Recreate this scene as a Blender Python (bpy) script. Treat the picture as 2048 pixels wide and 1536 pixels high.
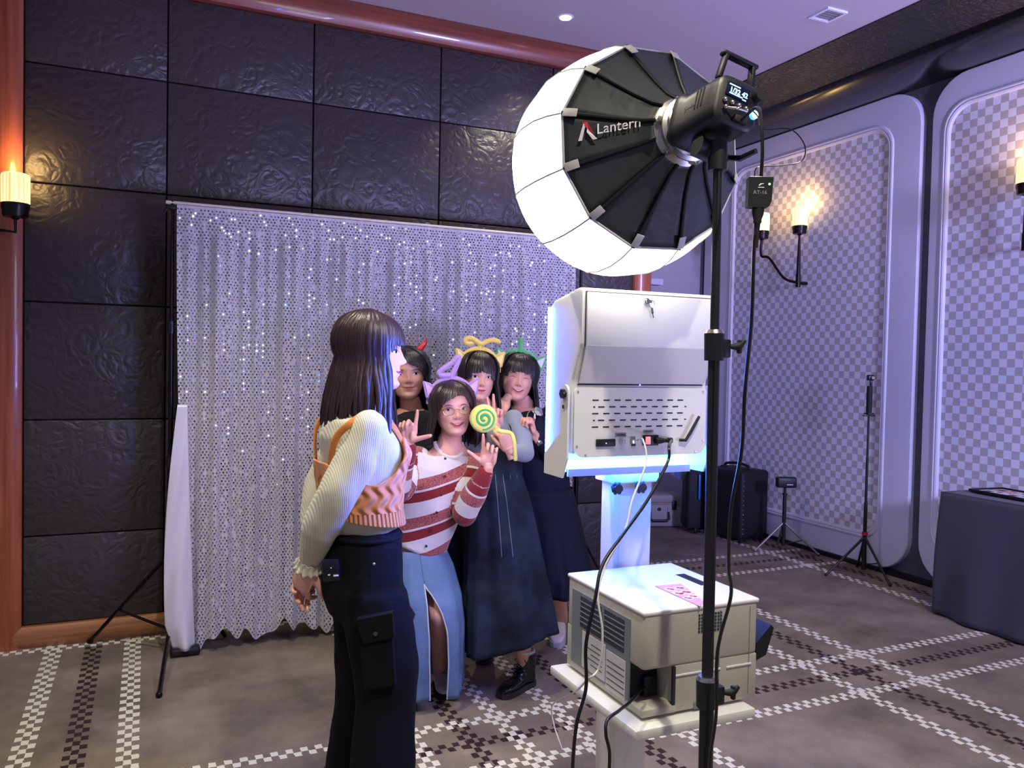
import bpy, bmesh, math, random
import numpy as np
from mathutils import Vector, Matrix, Quaternion, noise

for o in list(bpy.data.objects): bpy.data.objects.remove(o)
scene = bpy.context.scene
COL = scene.collection
PI = math.pi
random.seed(7)

# ------------------------------------------------------------------ camera
CF, CPITCH, CROLL, CYAW = 1628.6, .0287, .0207, .4221
CAM = Vector((0, 0, 1.5))
_cy, _sy, _cp, _sp, _cr, _sr = math.cos(CYAW), math.sin(CYAW), math.cos(CPITCH), math.sin(CPITCH), math.cos(CROLL), math.sin(CROLL)
FW = Vector((_sy*_cp, _cy*_cp, -_sp)); _r0 = Vector((_cy, -_sy, 0)); _u0 = _r0.cross(FW)
RT = _cr*_r0 + _sr*_u0; UP = -_sr*_r0 + _cr*_u0
cam_data = bpy.data.cameras.new('camera'); cam = bpy.data.objects.new('camera', cam_data); COL.objects.link(cam)
cam_data.sensor_width = 36; cam_data.lens = CF/2048*36; cam_data.clip_start = .05
_m = Matrix((RT, UP, -FW)).transposed().to_4x4(); _m.translation = CAM
cam.matrix_world = _m
scene.camera = cam
def W(px, py, d):
    "a point of the room measured in the photograph: pixel and distance along the lens axis"
    return CAM + (FW + (px-1024)/CF*RT - (py-768)/CF*UP)*d
def WY(px, py, Y):
    R = FW + (px-1024)/CF*RT - (py-768)/CF*UP
    return CAM + R*(Y/R.y)
def WX(px, py, X):
    R = FW + (px-1024)/CF*RT - (py-768)/CF*UP
    return CAM + R*(X/R.x)
def WZ(px, py, z=0.):
    R = FW + (px-1024)/CF*RT - (py-768)/CF*UP
    return CAM + R*((z-1.5)/R.z)

# ------------------------------------------------------------------ world, lights, exposure
scene.view_settings.view_transform = 'Standard'; scene.view_settings.look = 'None'
scene.view_settings.gamma = 1; scene.view_settings.use_curve_mapping = False
scene.view_settings.exposure = 0.0
world = bpy.data.worlds.new('world'); scene.world = world; world.use_nodes = True
world.node_tree.nodes['Background'].inputs[0].default_value = (.34, .32, .50, 1)
world.node_tree.nodes['Background'].inputs[1].default_value = .55
LANTERN_E = 6.5
LED_E = 800.0
def add_light(name, typ, loc, energy, color, **kw):
    l = bpy.data.lights.new(name, typ); l.energy = energy; l.color = color
    for k, v in kw.items(): setattr(l, k, v)
    o = bpy.data.objects.new(name, l); COL.objects.link(o); o.location = loc
    return o
for x, y, e in [(2.237, 4.321, 34), (.25, 2.5, 95), (.82, .33, 150), (-1.2, 2.6, 60), (3.2, 1.6, 70), (3.0, -1.2, 30)]:
    add_light('downlight_lamp', 'SPOT', (x, y, 3.50), e*1.7, (1, .93, .74), spot_size=1.9, spot_blend=.7, shadow_soft_size=.035)
# violet fill spots added out of view to tint ceiling and white wall
def aim(o, target):
    o.rotation_euler = (Vector(target)-o.location).to_track_quat('-Z', 'Y').to_euler()
a = add_light('violet_wall_fill', 'SPOT', (3.3, -2.3, 2.5), 1700, (.42, .42, 1.0), spot_size=1.0, spot_blend=.9, shadow_soft_size=.35); aim(a, (4.94, 3.6, 2.0))
a = add_light('violet_ceiling_fill', 'SPOT', (3.5, -.9, .5), 1100, (.46, .44, 1.0), spot_size=1.35, spot_blend=1., shadow_soft_size=.3); aim(a, (2.7, 3.0, 3.6))

# ------------------------------------------------------------------ materials
def lin(c):
    return tuple(((v/255)/12.92 if v/255 <= .04045 else ((v/255+.055)/1.055)**2.4) for v in c)
def newmat(name):
    m = bpy.data.materials.new(name); m.use_nodes = True
    nt = m.node_tree; b = nt.nodes['Principled BSDF']
    return m, nt, b
def N(nt, typ, **kw):
    n = nt.nodes.new(typ)
    for k, v in kw.items():
        if isinstance(k, str) and hasattr(n, k): setattr(n, k, v)
    return n
def mat(name, rgb, rough=.6, metal=0., bump=0., bscale=60., var=0., vscale=8., sheen=0., spec=.5, alpha=1., emit=None, estr=0., trans=0., coat=0., stretch=None):
    m, nt, b = newmat(name)
    c = lin(rgb)
    b.inputs['Base Color'].default_value = (*c, 1); b.inputs['Roughness'].default_value = rough
    b.inputs['Metallic'].default_value = metal; b.inputs['Specular IOR Level'].default_value = spec
    if sheen: b.inputs['Sheen Weight'].default_value = sheen
    if coat: b.inputs['Coat Weight'].default_value = coat
    if trans: b.inputs['Transmission Weight'].default_value = trans
    if emit: b.inputs['Emission Color'].default_value = (*emit, 1); b.inputs['Emission Strength'].default_value = estr
    tc = N(nt, 'ShaderNodeTexCoord'); mp = N(nt, 'ShaderNodeMapping'); nt.links.new(tc.outputs['Object'], mp.inputs[0])
    if stretch: mp.inputs['Scale'].default_value = stretch
    if var:
        n = N(nt, 'ShaderNodeTexNoise'); n.inputs['Scale'].default_value = vscale; n.inputs['Detail'].default_value = 4
        nt.links.new(mp.outputs[0], n.inputs['Vector'])
        r = N(nt, 'ShaderNodeMapRange'); r.inputs[3].default_value = 1-var; r.inputs[4].default_value = 1+var
        r.inputs[1].default_value = .3; r.inputs[2].default_value = .7
        nt.links.new(n.outputs[0], r.inputs[0])
        mx = N(nt, 'ShaderNodeVectorMath', operation='SCALE'); mx.inputs[0].default_value = c
        nt.links.new(r.outputs[0], mx.inputs['Scale']); nt.links.new(mx.outputs[0], b.inputs['Base Color'])
    if bump:
        n = N(nt, 'ShaderNodeTexNoise'); n.inputs['Scale'].default_value = bscale; n.inputs['Detail'].default_value = 3
        nt.links.new(mp.outputs[0], n.inputs['Vector'])
        bp = N(nt, 'ShaderNodeBump'); bp.inputs['Strength'].default_value = bump; bp.inputs['Distance'].default_value = .004
        nt.links.new(n.outputs[0], bp.inputs['Height']); nt.links.new(bp.outputs[0], b.inputs['Normal'])
    return m
def math_node(nt, op, a, b=None, c=None):
    n = N(nt, 'ShaderNodeMath', operation=op)
    for i, v in enumerate((a, b, c)):
        if v is None: continue
        if isinstance(v, (int, float)): n.inputs[i].default_value = v
        else: nt.links.new(v, n.inputs[i])
    return n.outputs[0]

# ------------------------------------------------------------------ mesh helpers
BASE = {}
class MB:
    def __init__(s): s.v = []; s.f = []
    def add(s, vs, fs):
        o = len(s.v); s.v += [Vector(v) for v in vs]; s.f += [tuple(i+o for i in f) for f in fs]; return s
    def join(s, other): return s.add(other.v, other.f)
    def xf(s, M): s.v = [M @ v for v in s.v]; return s
    def box(s, c, size, R=None, bev=0., seg=2):
        c = Vector(c); bm = bmesh.new(); bmesh.ops.create_cube(bm, size=1)
        for v in bm.verts: v.co = Vector((v.co.x*size[0], v.co.y*size[1], v.co.z*size[2]))
        if bev: bmesh.ops.bevel(bm, geom=bm.edges[:], offset=bev, segments=seg, affect='EDGES', profile=.5)
        bm.verts.index_update()
        vs = [c + (R @ v.co if R else v.co) for v in bm.verts]; fs = [tuple(v.index for v in f.verts) for f in bm.faces]
        bm.free(); return s.add(vs, fs)
    def bb(s, lo, hi, bev=0., seg=2):
        lo, hi = Vector(lo), Vector(hi); return s.box((lo+hi)/2, hi-lo, None, bev, seg)
    def cyl(s, p0, p1, r0, r1=None, n=16, cap=True):
        r1 = r0 if r1 is None else r1; p0, p1 = Vector(p0), Vector(p1); d = (p1-p0).normalized()
        a = d.orthogonal().normalized(); b = d.cross(a)
        vs = [p0+(a*math.cos(t)+b*math.sin(t))*r0 for t in [2*PI*i/n for i in range(n)]] + [p1+(a*math.cos(t)+b*math.sin(t))*r1 for t in [2*PI*i/n for i in range(n)]]
        fs = [(i, (i+1) % n, n+(i+1) % n, n+i) for i in range(n)]
        if cap: fs += [tuple(range(n-1, -1, -1)), tuple(range(n, 2*n))]
        return s.add(vs, fs)
    def tube(s, pts, rad, n=8, cap=True, flat=1., upv=None):
        pts = [Vector(p) for p in pts]; k = len(pts)
        if isinstance(rad, (int, float)): rad = [rad]*k
        vs = []; a = None
        for i, p in enumerate(pts):
            t = (pts[min(i+1, k-1)]-pts[max(i-1, 0)])
            t = t.normalized() if t.length > 1e-9 else Vector((0, 0, 1))
            if upv is not None: a = (upv[i] if isinstance(upv, list) else upv).cross(t)
            elif a is None: a = t.orthogonal()
            else: a = a - t*a.dot(t)
            a = a.normalized() if a.length > 1e-9 else t.orthogonal().normalized()
            b = t.cross(a)
            vs += [p+(a*math.cos(q)+b*math.sin(q)*flat)*rad[i] for q in [2*PI*j/n for j in range(n)]]
        fs = [(i*n+j, i*n+(j+1) % n, (i+1)*n+(j+1) % n, (i+1)*n+j) for i in range(k-1) for j in range(n)]
        if cap: fs += [tuple(range(n-1, -1, -1)), tuple((k-1)*n+j for j in range(n))]
        return s.add(vs, fs)
    def ball(s, c, r, n=14, R=None):
        c = Vector(c); r = Vector((r, r, r)) if isinstance(r, (int, float)) else Vector(r)
        m = n//2; vs = []
        for i in range(1, m):
            th = PI*i/m
            for j in range(n):
                ph = 2*PI*j/n; v = Vector((r.x*math.sin(th)*math.cos(ph), r.y*math.sin(th)*math.sin(ph), r.z*math.cos(th)))
                vs.append(c+(R @ v if R else v))
        tz = Vector((0, 0, r.z)); vs += [c+(R @ tz if R else tz), c-(R @ tz if R else tz)]
        T = len(vs)-2; fs = [(i*n+j, (i+1)*n+j, (i+1)*n+(j+1) % n, i*n+(j+1) % n) for i in range(m-2) for j in range(n)]
        fs += [(T, j, (j+1) % n) for j in range(n)] + [(T+1, (m-2)*n+(j+1) % n, (m-2)*n+j) for j in range(n)]
        return s.add(vs, fs)
    def caps(s, p0, p1, r0, r1=None, n=12):          # a limb piece with round ends
        r1 = r0 if r1 is None else r1
        s.cyl(p0, p1, r0, r1, n); s.ball(p0, r0*.999, n); s.ball(p1, r1*.999, n); return s
    def chain(s, pts, rad, n=12):
        for i in range(len(pts)-1): s.caps(pts[i], pts[i+1], rad[i], rad[i+1], n)
        return s
    def loft(s, secs, n=28, closed=True, p=2.):
        "secs: (centre, vecA, vecB) rings"
        vs = []
        for c, A, B in secs:
            c = Vector(c)
            for j in range(n):
                t = 2*PI*j/n; ct, st = math.cos(t), math.sin(t)
                ct = math.copysign(abs(ct)**(2/p), ct); st = math.copysign(abs(st)**(2/p), st)
                vs.append(c + A*ct + B*st)
        k = len(secs)
        fs = [(i*n+j, i*n+(j+1) % n, (i+1)*n+(j+1) % n, (i+1)*n+j) for i in range(k-1) for j in range(n)]
        if closed: fs += [tuple(range(n-1, -1, -1)), tuple((k-1)*n+j for j in range(n))]
        return s.add(vs, fs)
    def grid(s, fn, nu, nv, wrap=False):
        vs = [fn(i/(nu-1 if not wrap else nu), j/(nv-1)) for j in range(nv) for i in range(nu)]
        w = nu if wrap else nu-1
        fs = [(j*nu+i, j*nu+(i+1) % nu, (j+1)*nu+(i+1) % nu, (j+1)*nu+i) for j in range(nv-1) for i in range(w)]
        return s.add(vs, fs)
    def prism(s, poly, d):
        "polygon of points pushed along the vector d"
        n = len(poly); poly = [Vector(p) for p in poly]
        return s.add(poly+[p+Vector(d) for p in poly], [tuple(range(n-1, -1, -1)), tuple(range(n, 2*n))]+[(i, (i+1) % n, n+(i+1) % n, n+i) for i in range(n)])
def empty(name, loc, label=None, cat=None, group=None, kind=None):
    o = bpy.data.objects.new(name, None); COL.objects.link(o); o.location = loc; o.empty_display_size = .05
    BASE[o.name] = Vector(loc); tag(o, label, cat, group, kind); return o
def tag(o, label=None, cat=None, group=None, kind=None):
    if label: o['label'] = label
    if cat: o['category'] = cat
    if group: o['group'] = group
    if kind: o['kind'] = kind
    return o
def obj(name, mb, m, parent=None, label=None, smooth=40, solid=0., fix=True, cat=None, group=None, kind=None, origin=None):
    me = mb if isinstance(mb, bpy.types.Mesh) else None
    base = BASE.get(parent.name, Vector()) if parent else Vector(origin or (0, 0, 0))
    if me is None:
        me = bpy.data.meshes.new(name)
        me.from_pydata([tuple(v-base) for v in mb.v], [], mb.f); me.update()
        if fix:
            bm = bmesh.new(); bm.from_mesh(me); bmesh.ops.recalc_face_normals(bm, faces=bm.faces[:]); bm.to_mesh(me); bm.free()
    elif base.length: me.transform(Matrix.Translation(-base))
    o = bpy.data.objects.new(name, me); COL.objects.link(o)
    for mm in (m if isinstance(m, (list, tuple)) else [m]): me.materials.append(mm)
    if parent: o.parent = parent
    elif origin is not None: o.location = origin
    BASE[o.name] = base
    if smooth:
        me.shade_smooth()
        if smooth < 180: me.set_sharp_from_angle(angle=math.radians(smooth))
    if solid:
        md = o.modifiers.new('solid', 'SOLIDIFY'); md.thickness = solid; md.offset = 0
    return tag(o, label, cat, group, kind)
def remesh(mb, vox, smooth=6, fac=.5):
    me = bpy.data.meshes.new('tmp'); me.from_pydata([tuple(v) for v in mb.v], [], mb.f); me.update()
    bm = bmesh.new(); bm.from_mesh(me); bmesh.ops.recalc_face_normals(bm, faces=bm.faces[:]); bm.to_mesh(me); bm.free()
    o = bpy.data.objects.new('tmp', me); COL.objects.link(o)
    a = o.modifiers.new('r', 'REMESH'); a.mode = 'VOXEL'; a.voxel_size = vox; a.use_smooth_shade = True
    if smooth:
        b = o.modifiers.new('s', 'SMOOTH'); b.iterations = smooth; b.factor = fac
    dg = bpy.context.evaluated_depsgraph_get(); dg.update()
    out = bpy.data.meshes.new_from_object(o.evaluated_get(dg)); bpy.data.objects.remove(o); bpy.data.meshes.remove(me)
    return out
def joinm(meshes):
    bm = bmesh.new()
    for m in meshes:
        if isinstance(m, MB):
            t = bpy.data.meshes.new('t'); t.from_pydata([tuple(v) for v in m.v], [], m.f); t.update(); bm.from_mesh(t); bpy.data.meshes.remove(t)
        else: bm.from_mesh(m); bpy.data.meshes.remove(m)
    me = bpy.data.meshes.new('joined'); bmesh.ops.recalc_face_normals(bm, faces=bm.faces[:]); bm.to_mesh(me); bm.free(); return me
def displace(me, amp, scale, stretch=(1, 1, 1), seed=0.):
    n = len(me.vertices); co = np.empty(n*3, 'f'); no = np.empty(n*3, 'f')
    me.vertices.foreach_get('co', co); me.vertices.foreach_get('normal', no)
    c = co.reshape(-1, 3); nn = no.reshape(-1, 3)
    S = np.array(stretch)*scale
    h = np.array([noise.noise(Vector((p*S).tolist())+Vector((seed, seed, seed))) for p in c])
    c += nn*(h*amp)[:, None]
    me.vertices.foreach_set('co', c.reshape(-1)); me.update(); return me
def text_mb(body, size, O, X, Y, depth=.0004, align='CENTER', shear=0., bold=0.):
    cu = bpy.data.curves.new('t', 'FONT'); cu.body = body; cu.size = size; cu.extrude = depth; cu.align_x = align; cu.align_y = 'CENTER'
    cu.shear = shear; cu.resolution_u = 3; cu.offset = bold
    o = bpy.data.objects.new('t', cu); COL.objects.link(o); dg = bpy.context.evaluated_depsgraph_get(); dg.update()
    me = bpy.data.meshes.new_from_object(o.evaluated_get(dg)); bpy.data.objects.remove(o); bpy.data.curves.remove(cu)
    X = Vector(X).normalized(); Y = Vector(Y); Y = (Y-X*Y.dot(X)).normalized(); Z = X.cross(Y); O = Vector(O)
    m = MB(); m.add([O+X*v.co.x+Y*v.co.y+Z*v.co.z for v in me.vertices], [tuple(p.vertices) for p in me.polygons])
    bpy.data.meshes.remove(me); return m
def spline(pts, per=8):
    "Catmull-Rom through points"
    P = [Vector(p) for p in pts]; P = [P[0]*2-P[1]]+P+[P[-1]*2-P[-2]]; out = []
    for i in range(1, len(P)-2):
        for k in range(per):
            t = k/per; a, b, c, d = P[i-1], P[i], P[i+1], P[i+2]
            out.append(.5*((2*b)+(c-a)*t+(2*a-5*b+4*c-d)*t*t+(3*b-a-3*c+d)*t**3))
    return out+[P[-2]]
def lerp(a, b, t): return a+(b-a)*t
def interp(x, xs, ys): return float(np.interp(x, xs, ys))
def frame(Y, Z):
    Y = Vector(Y).normalized(); Z = Vector(Z); Z = (Z-Y*Z.dot(Y)).normalized(); X = Y.cross(Z)
    return Matrix((X, Y, Z)).transposed()
# ------------------------------------------------------------------ setting
YB, XR, YF, ZC = 4.72, 4.94, 6.58, 3.53
def carpet():
    m, nt, b = newmat('carpet'); L = nt.links
    tc = N(nt, 'ShaderNodeTexCoord')
    nz = N(nt, 'ShaderNodeTexNoise'); nz.inputs['Scale'].default_value = 40; L.new(tc.outputs['Object'], nz.inputs['Vector'])
    sc = N(nt, 'ShaderNodeVectorMath', operation='MULTIPLY_ADD'); L.new(nz.outputs['Color'], sc.inputs[0]); sc.inputs[1].default_value = (.009, .009, 0); L.new(tc.outputs['Object'], sc.inputs[2])
    sp = N(nt, 'ShaderNodeSeparateXYZ'); L.new(sc.outputs[0], sp.inputs[0]); X, Y = sp.outputs[0], sp.outputs[1]
    M = lambda op, a, b_=None, c=None: math_node(nt, op, a, b_, c)
    def band(co, other, c0, w, ncol, other_pitch, phase=0):
        # ncol columns of checks starting at c0, each w wide
        t = M('DIVIDE', M('SUBTRACT', co, c0), w); f = M('FLOOR', t)
        inside = M('MULTIPLY', M('GREATER_THAN', t, 0.), M('LESS_THAN', t, float(ncol)))
        g = M('FLOOR', M('DIVIDE', other, other_pitch))
        par = M('MODULO', M('ADD', M('ADD', f, g), 1000.+phase), 2.)
        return M('MULTIPLY', inside, M('GREATER_THAN', par, .5))
    def union(lst):
        r = lst[0]
        for x in lst[1:]: r = M('MAXIMUM', r, x)
        return r
    wx = [-.445, -.085, .935, 1.325, 1.585, 1.98, 2.995, 3.395, 4.545, 4.94]; bx = [-.265, 1.145, 1.775, 3.195, 4.745]
    wy = [5.065, 4.63, 3.08, 2.70, 1.14, .76]; by = [4.85, 2.90, .95]
    white = union([band(X, Y, x-.005, .0262, 3, .0385) for x in wx]+[band(Y, X, y-.01, .033, 2, .0275) for y in wy])
    brown = union([band(X, Y, x-.005, .0262, 3, .0385) for x in bx]+[band(Y, X, y-.01, .033, 2, .0275) for y in by])
    n2 = N(nt, 'ShaderNodeTexNoise'); n2.inputs['Scale'].default_value = 2.2; n2.inputs['Detail'].default_value = 6; n2.inputs['Roughness'].default_value = .65
    L.new(tc.outputs['Object'], n2.inputs['Vector'])
    cr = N(nt, 'ShaderNodeValToRGB'); cr.color_ramp.elements[0].color = (*lin((106, 95, 84)), 1); cr.color_ramp.elements[1].color = (*lin((148, 136, 120)), 1)
    cr.color_ramp.elements[0].position = .35; cr.color_ramp.elements[1].position = .68; L.new(n2.outputs[0], cr.inputs[0])
    fine = N(nt, 'ShaderNodeTexNoise'); fine.inputs['Scale'].default_value = 330; fine.inputs['Detail'].default_value = 2; L.new(tc.outputs['Object'], fine.inputs['Vector'])
    mr = N(nt, 'ShaderNodeMapRange'); mr.inputs[1].default_value = .3; mr.inputs[2].default_value = .7; mr.inputs[3].default_value = .72; mr.inputs[4].default_value = 1.25; L.new(fine.outputs[0], mr.inputs[0])
    a = N(nt, 'ShaderNodeMix', data_type='RGBA'); L.new(brown, a.inputs[0]); L.new(cr.outputs[0], a.inputs[6]); a.inputs[7].default_value = (*lin((58, 42, 44)), 1)
    c = N(nt, 'ShaderNodeMix', data_type='RGBA'); L.new(white, c.inputs[0]); L.new(a.outputs[2], c.inputs[6]); c.inputs[7].default_value = (*lin((226, 222, 206)), 1)
    mu = N(nt, 'ShaderNodeVectorMath', operation='SCALE'); L.new(c.outputs[2], mu.inputs[0]); L.new(mr.outputs[0], mu.inputs['Scale'])
    L.new(mu.outputs[0], b.inputs['Base Color']); b.inputs['Roughness'].default_value = .95; b.inputs['Specular IOR Level'].default_value = .15
    bp = N(nt, 'ShaderNodeBump'); bp.inputs['Strength'].default_value = .55; bp.inputs['Distance'].default_value = .006
    L.new(M('ADD', fine.outputs[0], M('MULTIPLY', white, .35)), bp.inputs['Height']); L.new(bp.outputs[0], b.inputs['Normal'])
    return m
def embossed(name, rgb, rough, scale, strength, dist=.004):
    "pressed scrollwork: warped rings around scattered centres"
    m, nt, b = newmat(name); L = nt.links
    tc = N(nt, 'ShaderNodeTexCoord')
    nz = N(nt, 'ShaderNodeTexNoise'); nz.inputs['Scale'].default_value = scale*.7; nz.inputs['Detail'].default_value = 1; L.new(tc.outputs['Object'], nz.inputs['Vector'])
    ad = N(nt, 'ShaderNodeVectorMath', operation='MULTIPLY_ADD'); L.new(nz.outputs['Color'], ad.inputs[0]); ad.inputs[1].default_value = (.9/scale,)*3; L.new(tc.outputs['Object'], ad.inputs[2])
    outs = []
    for s, k in ((scale, 15.), (scale*2.3, 11.)):
        v = N(nt, 'ShaderNodeTexVoronoi'); v.inputs['Scale'].default_value = s; L.new(ad.outputs[0], v.inputs['Vector'])
        outs.append(math_node(nt, 'SINE', math_node(nt, 'MULTIPLY', v.outputs['Distance'], k)))
    h = math_node(nt, 'MAXIMUM', outs[0], math_node(nt, 'MULTIPLY', outs[1], .8))
    g = N(nt, 'ShaderNodeTexNoise'); g.inputs['Scale'].default_value = 90; g.inputs['Detail'].default_value = 3; L.new(tc.outputs['Object'], g.inputs['Vector'])
    h = math_node(nt, 'ADD', h, math_node(nt, 'MULTIPLY', g.outputs[0], .8))
    bp = N(nt, 'ShaderNodeBump'); bp.inputs['Strength'].default_value = strength; bp.inputs['Distance'].default_value = dist
    L.new(h, bp.inputs['Height']); L.new(bp.outputs[0], b.inputs['Normal'])
    b.inputs['Base Color'].default_value = (*lin(rgb), 1); b.inputs['Roughness'].default_value = rough
    return m
def wood(name, rgb, along):
    m, nt, b = newmat(name); L = nt.links
    tc = N(nt, 'ShaderNodeTexCoord'); mp = N(nt, 'ShaderNodeMapping'); L.new(tc.outputs['Object'], mp.inputs[0])
    mp.inputs['Scale'].default_value = [(.6, 14, 14), (14, .6, 14), (14, 14, .6)][along]
    n = N(nt, 'ShaderNodeTexNoise'); n.inputs['Scale'].default_value = 3; n.inputs['Detail'].default_value = 7; L.new(mp.outputs[0], n.inputs['Vector'])
    cr = N(nt, 'ShaderNodeValToRGB'); c = lin(rgb)
    cr.color_ramp.elements[0].color = (c[0]*.6, c[1]*.55, c[2]*.5, 1); cr.color_ramp.elements[1].color = (c[0]*1.2, c[1]*1.2, c[2]*1.2, 1)
    cr.color_ramp.elements[0].position = .3; cr.color_ramp.elements[1].position = .7
    L.new(n.outputs[0], cr.inputs[0]); L.new(cr.outputs[0], b.inputs['Base Color']); b.inputs['Roughness'].default_value = .3
    b.inputs['Coat Weight'].default_value = .3
    return m
def checker():
    m, nt, b = newmat('checker_wallcovering'); L = nt.links
    tc = N(nt, 'ShaderNodeTexCoord'); sp = N(nt, 'ShaderNodeSeparateXYZ'); L.new(tc.outputs['Object'], sp.inputs[0])
    f = math_node(nt, 'ADD', math_node(nt, 'FLOOR', math_node(nt, 'DIVIDE', sp.outputs[1], .0525)), math_node(nt, 'FLOOR', math_node(nt, 'DIVIDE', sp.outputs[2], .0525)))
    par = math_node(nt, 'MODULO', math_node(nt, 'ADD', f, 1000.), 2.)
    mx = N(nt, 'ShaderNodeMix', data_type='RGBA'); L.new(math_node(nt, 'GREATER_THAN', par, .5), mx.inputs[0])
    mx.inputs[6].default_value = (*lin((236, 236, 240)), 1); mx.inputs[7].default_value = (*lin((194, 188, 184)), 1)
    n = N(nt, 'ShaderNodeTexNoise'); n.inputs['Scale'].default_value = 5; n.inputs['Detail'].default_value = 5; L.new(tc.outputs['Object'], n.inputs['Vector'])
    mr = N(nt, 'ShaderNodeMapRange'); mr.inputs[3].default_value = .92; mr.inputs[4].default_value = 1.05; L.new(n.outputs[0], mr.inputs[0])
    mu = N(nt, 'ShaderNodeVectorMath', operation='SCALE'); L.new(mx.outputs[2], mu.inputs[0]); L.new(mr.outputs[0], mu.inputs['Scale'])
    L.new(mu.outputs[0], b.inputs['Base Color']); b.inputs['Roughness'].default_value = .55
    return m
M_carpet = carpet(); M_emb = embossed('embossed_leather', (60, 54, 56), .40, 7., .42); M_emb2 = embossed('embossed_paper', (21, 20, 18), .5, 12., .8)
M_wood = wood('redwood_v', (168, 92, 64), 2); M_woodh = wood('redwood_h', (140, 76, 58), 0); M_woodb = wood('oak_base', (176, 120, 76), 0)
M_white = mat('white_lacquer', (216, 214, 220), .5, var=.03, vscale=1.5); M_ceil = mat('ceiling_paint', (186, 176, 180), .9, var=.02, vscale=.8)
M_farwall = mat('far_wall_paint', (170, 168, 176), .8); M_black = mat('black_gloss', (14, 13, 13), .22); M_groove = mat('dark_groove', (22, 20, 20), .8)
M_gap = mat('grey_metal_gap', (84, 82, 84), .5, var=.15, vscale=20); M_checker = checker(); M_skirt = mat('black_skirting', (10, 10, 12), .5)

m = MB(); m.bb((-3.2, -2.6, -.06), (XR+.3, YF+.3, 0)); obj('floor', m, M_carpet, smooth=0, kind='structure', label='grey-brown carpet with white and dark check bands')
m = MB(); m.bb((-3.2, -2.6, ZC), (3.89, YF+.3, ZC+.08)); ceil = obj('ceiling', m, M_ceil, smooth=0, kind='structure')
# dark patterned soffit and glossy cornice along the right wall
m = MB(); m.bb((3.89, -2.6, ZC+.002), (XR+.3, YF+.3, ZC+.08)); m.bb((3.872, -2.6, ZC-.008), (3.892, YF, ZC+.02)); obj('trim_5', m, M_emb2, smooth=0, kind='structure', label='dark patterned ceiling strip')
m = MB(); prof = [(4.45, 3.54), (4.455, 3.525), (4.50, 3.497), (4.58, 3.482), (4.68, 3.475), (4.80, 3.475), (4.88, 3.482), (4.93, 3.49), (5.0, 3.49), (5.0, 3.54)]
m.prism([(x, -2.6, z) for x, z in prof], (0, YF+2.6, 0)); obj('trim_6', m, M_black, smooth=60, kind='structure', label='glossy black rounded cornice')
# back wall of embossed panels
m = MB(); m.bb((-3.2, YB+.03, 0), (3.13, YB+.25, ZC)); wb = obj('wall_back', m, M_groove, smooth=0, kind='structure')
xs = [-.565, .091, .852, 1.609, 2.366, 3.005]; zs = [.108, .56, 1.151, 1.747, 2.342, 2.934, 3.383]
for i in range(5):
    for j in range(6):
        m = MB(); m.bb((xs[i]+.003, YB-.0, zs[j]+.003), (xs[i+1]-.003, YB+.03, zs[j+1]-.003), bev=.006, seg=2)
        obj('panel', m, M_emb, wb, smooth=40)
for i in range(3):
    for j in range(6):
        m = MB(); m.bb((-1.45-.76*i+.003, YB, zs[j]+.003), (-.69-.76*i-.003, YB+.03, zs[j+1]-.003), bev=.006); obj('panel', m, M_emb, wb, smooth=40)
# moulded redwood frame
def profile_bar(name, p0, p1, wvec, dvec, mt, **k):
    "rounded moulding from p0 to p1; wvec across its face, dvec out of the wall"
    p0, p1, wv, dv = map(Vector, (p0, p1, wvec, dvec)); pts = []
    for t in np.linspace(0, 1, 13): pts.append(p0+wv*float(t)+dv*(.35+.65*math.sin(PI*(.12+.76*t))))
    pts = [p0-dv*.2]+pts+[p0+wv-dv*.2]
    m = MB(); m.prism(pts, p1-p0); return obj(name, m, mt, smooth=50, kind='structure', **k)
profile_bar('trim_1', (-.675, YB, 0), (-.675, YB, ZC), (.11, 0, 0), (0, -.045, 0), M_wood)
profile_bar('trim_2', (-.59, YB, 3.383), (3.13, YB, 3.383), (0, 0, .147), (0, -.07, 0), M_woodh)
profile_bar('trim_3', (-.60, YB, 0), (3.1, YB, 0), (0, 0, .108), (0, -.045, 0), M_woodb)
profile_bar('trim_4', (3.0, YB, 0), (3.0, YB, ZC), (.13, 0, 0), (0, -.05, 0), M_wood)
# the deeper bay on the right
m = MB(); m.bb((3.0, YF, 0), (XR+.2, YF+.2, ZC)); obj('wall_far', m, M_farwall, smooth=0, kind='structure')
m = MB(); m.bb((2.9, YB+.2, 0), (3.125, YF+.05, ZC)); m.bb((3.12, YB+.02, 2.045), (3.26, YB+.10, 2.085)); obj('wall_return', m, M_farwall, smooth=0, kind='structure')
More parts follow.
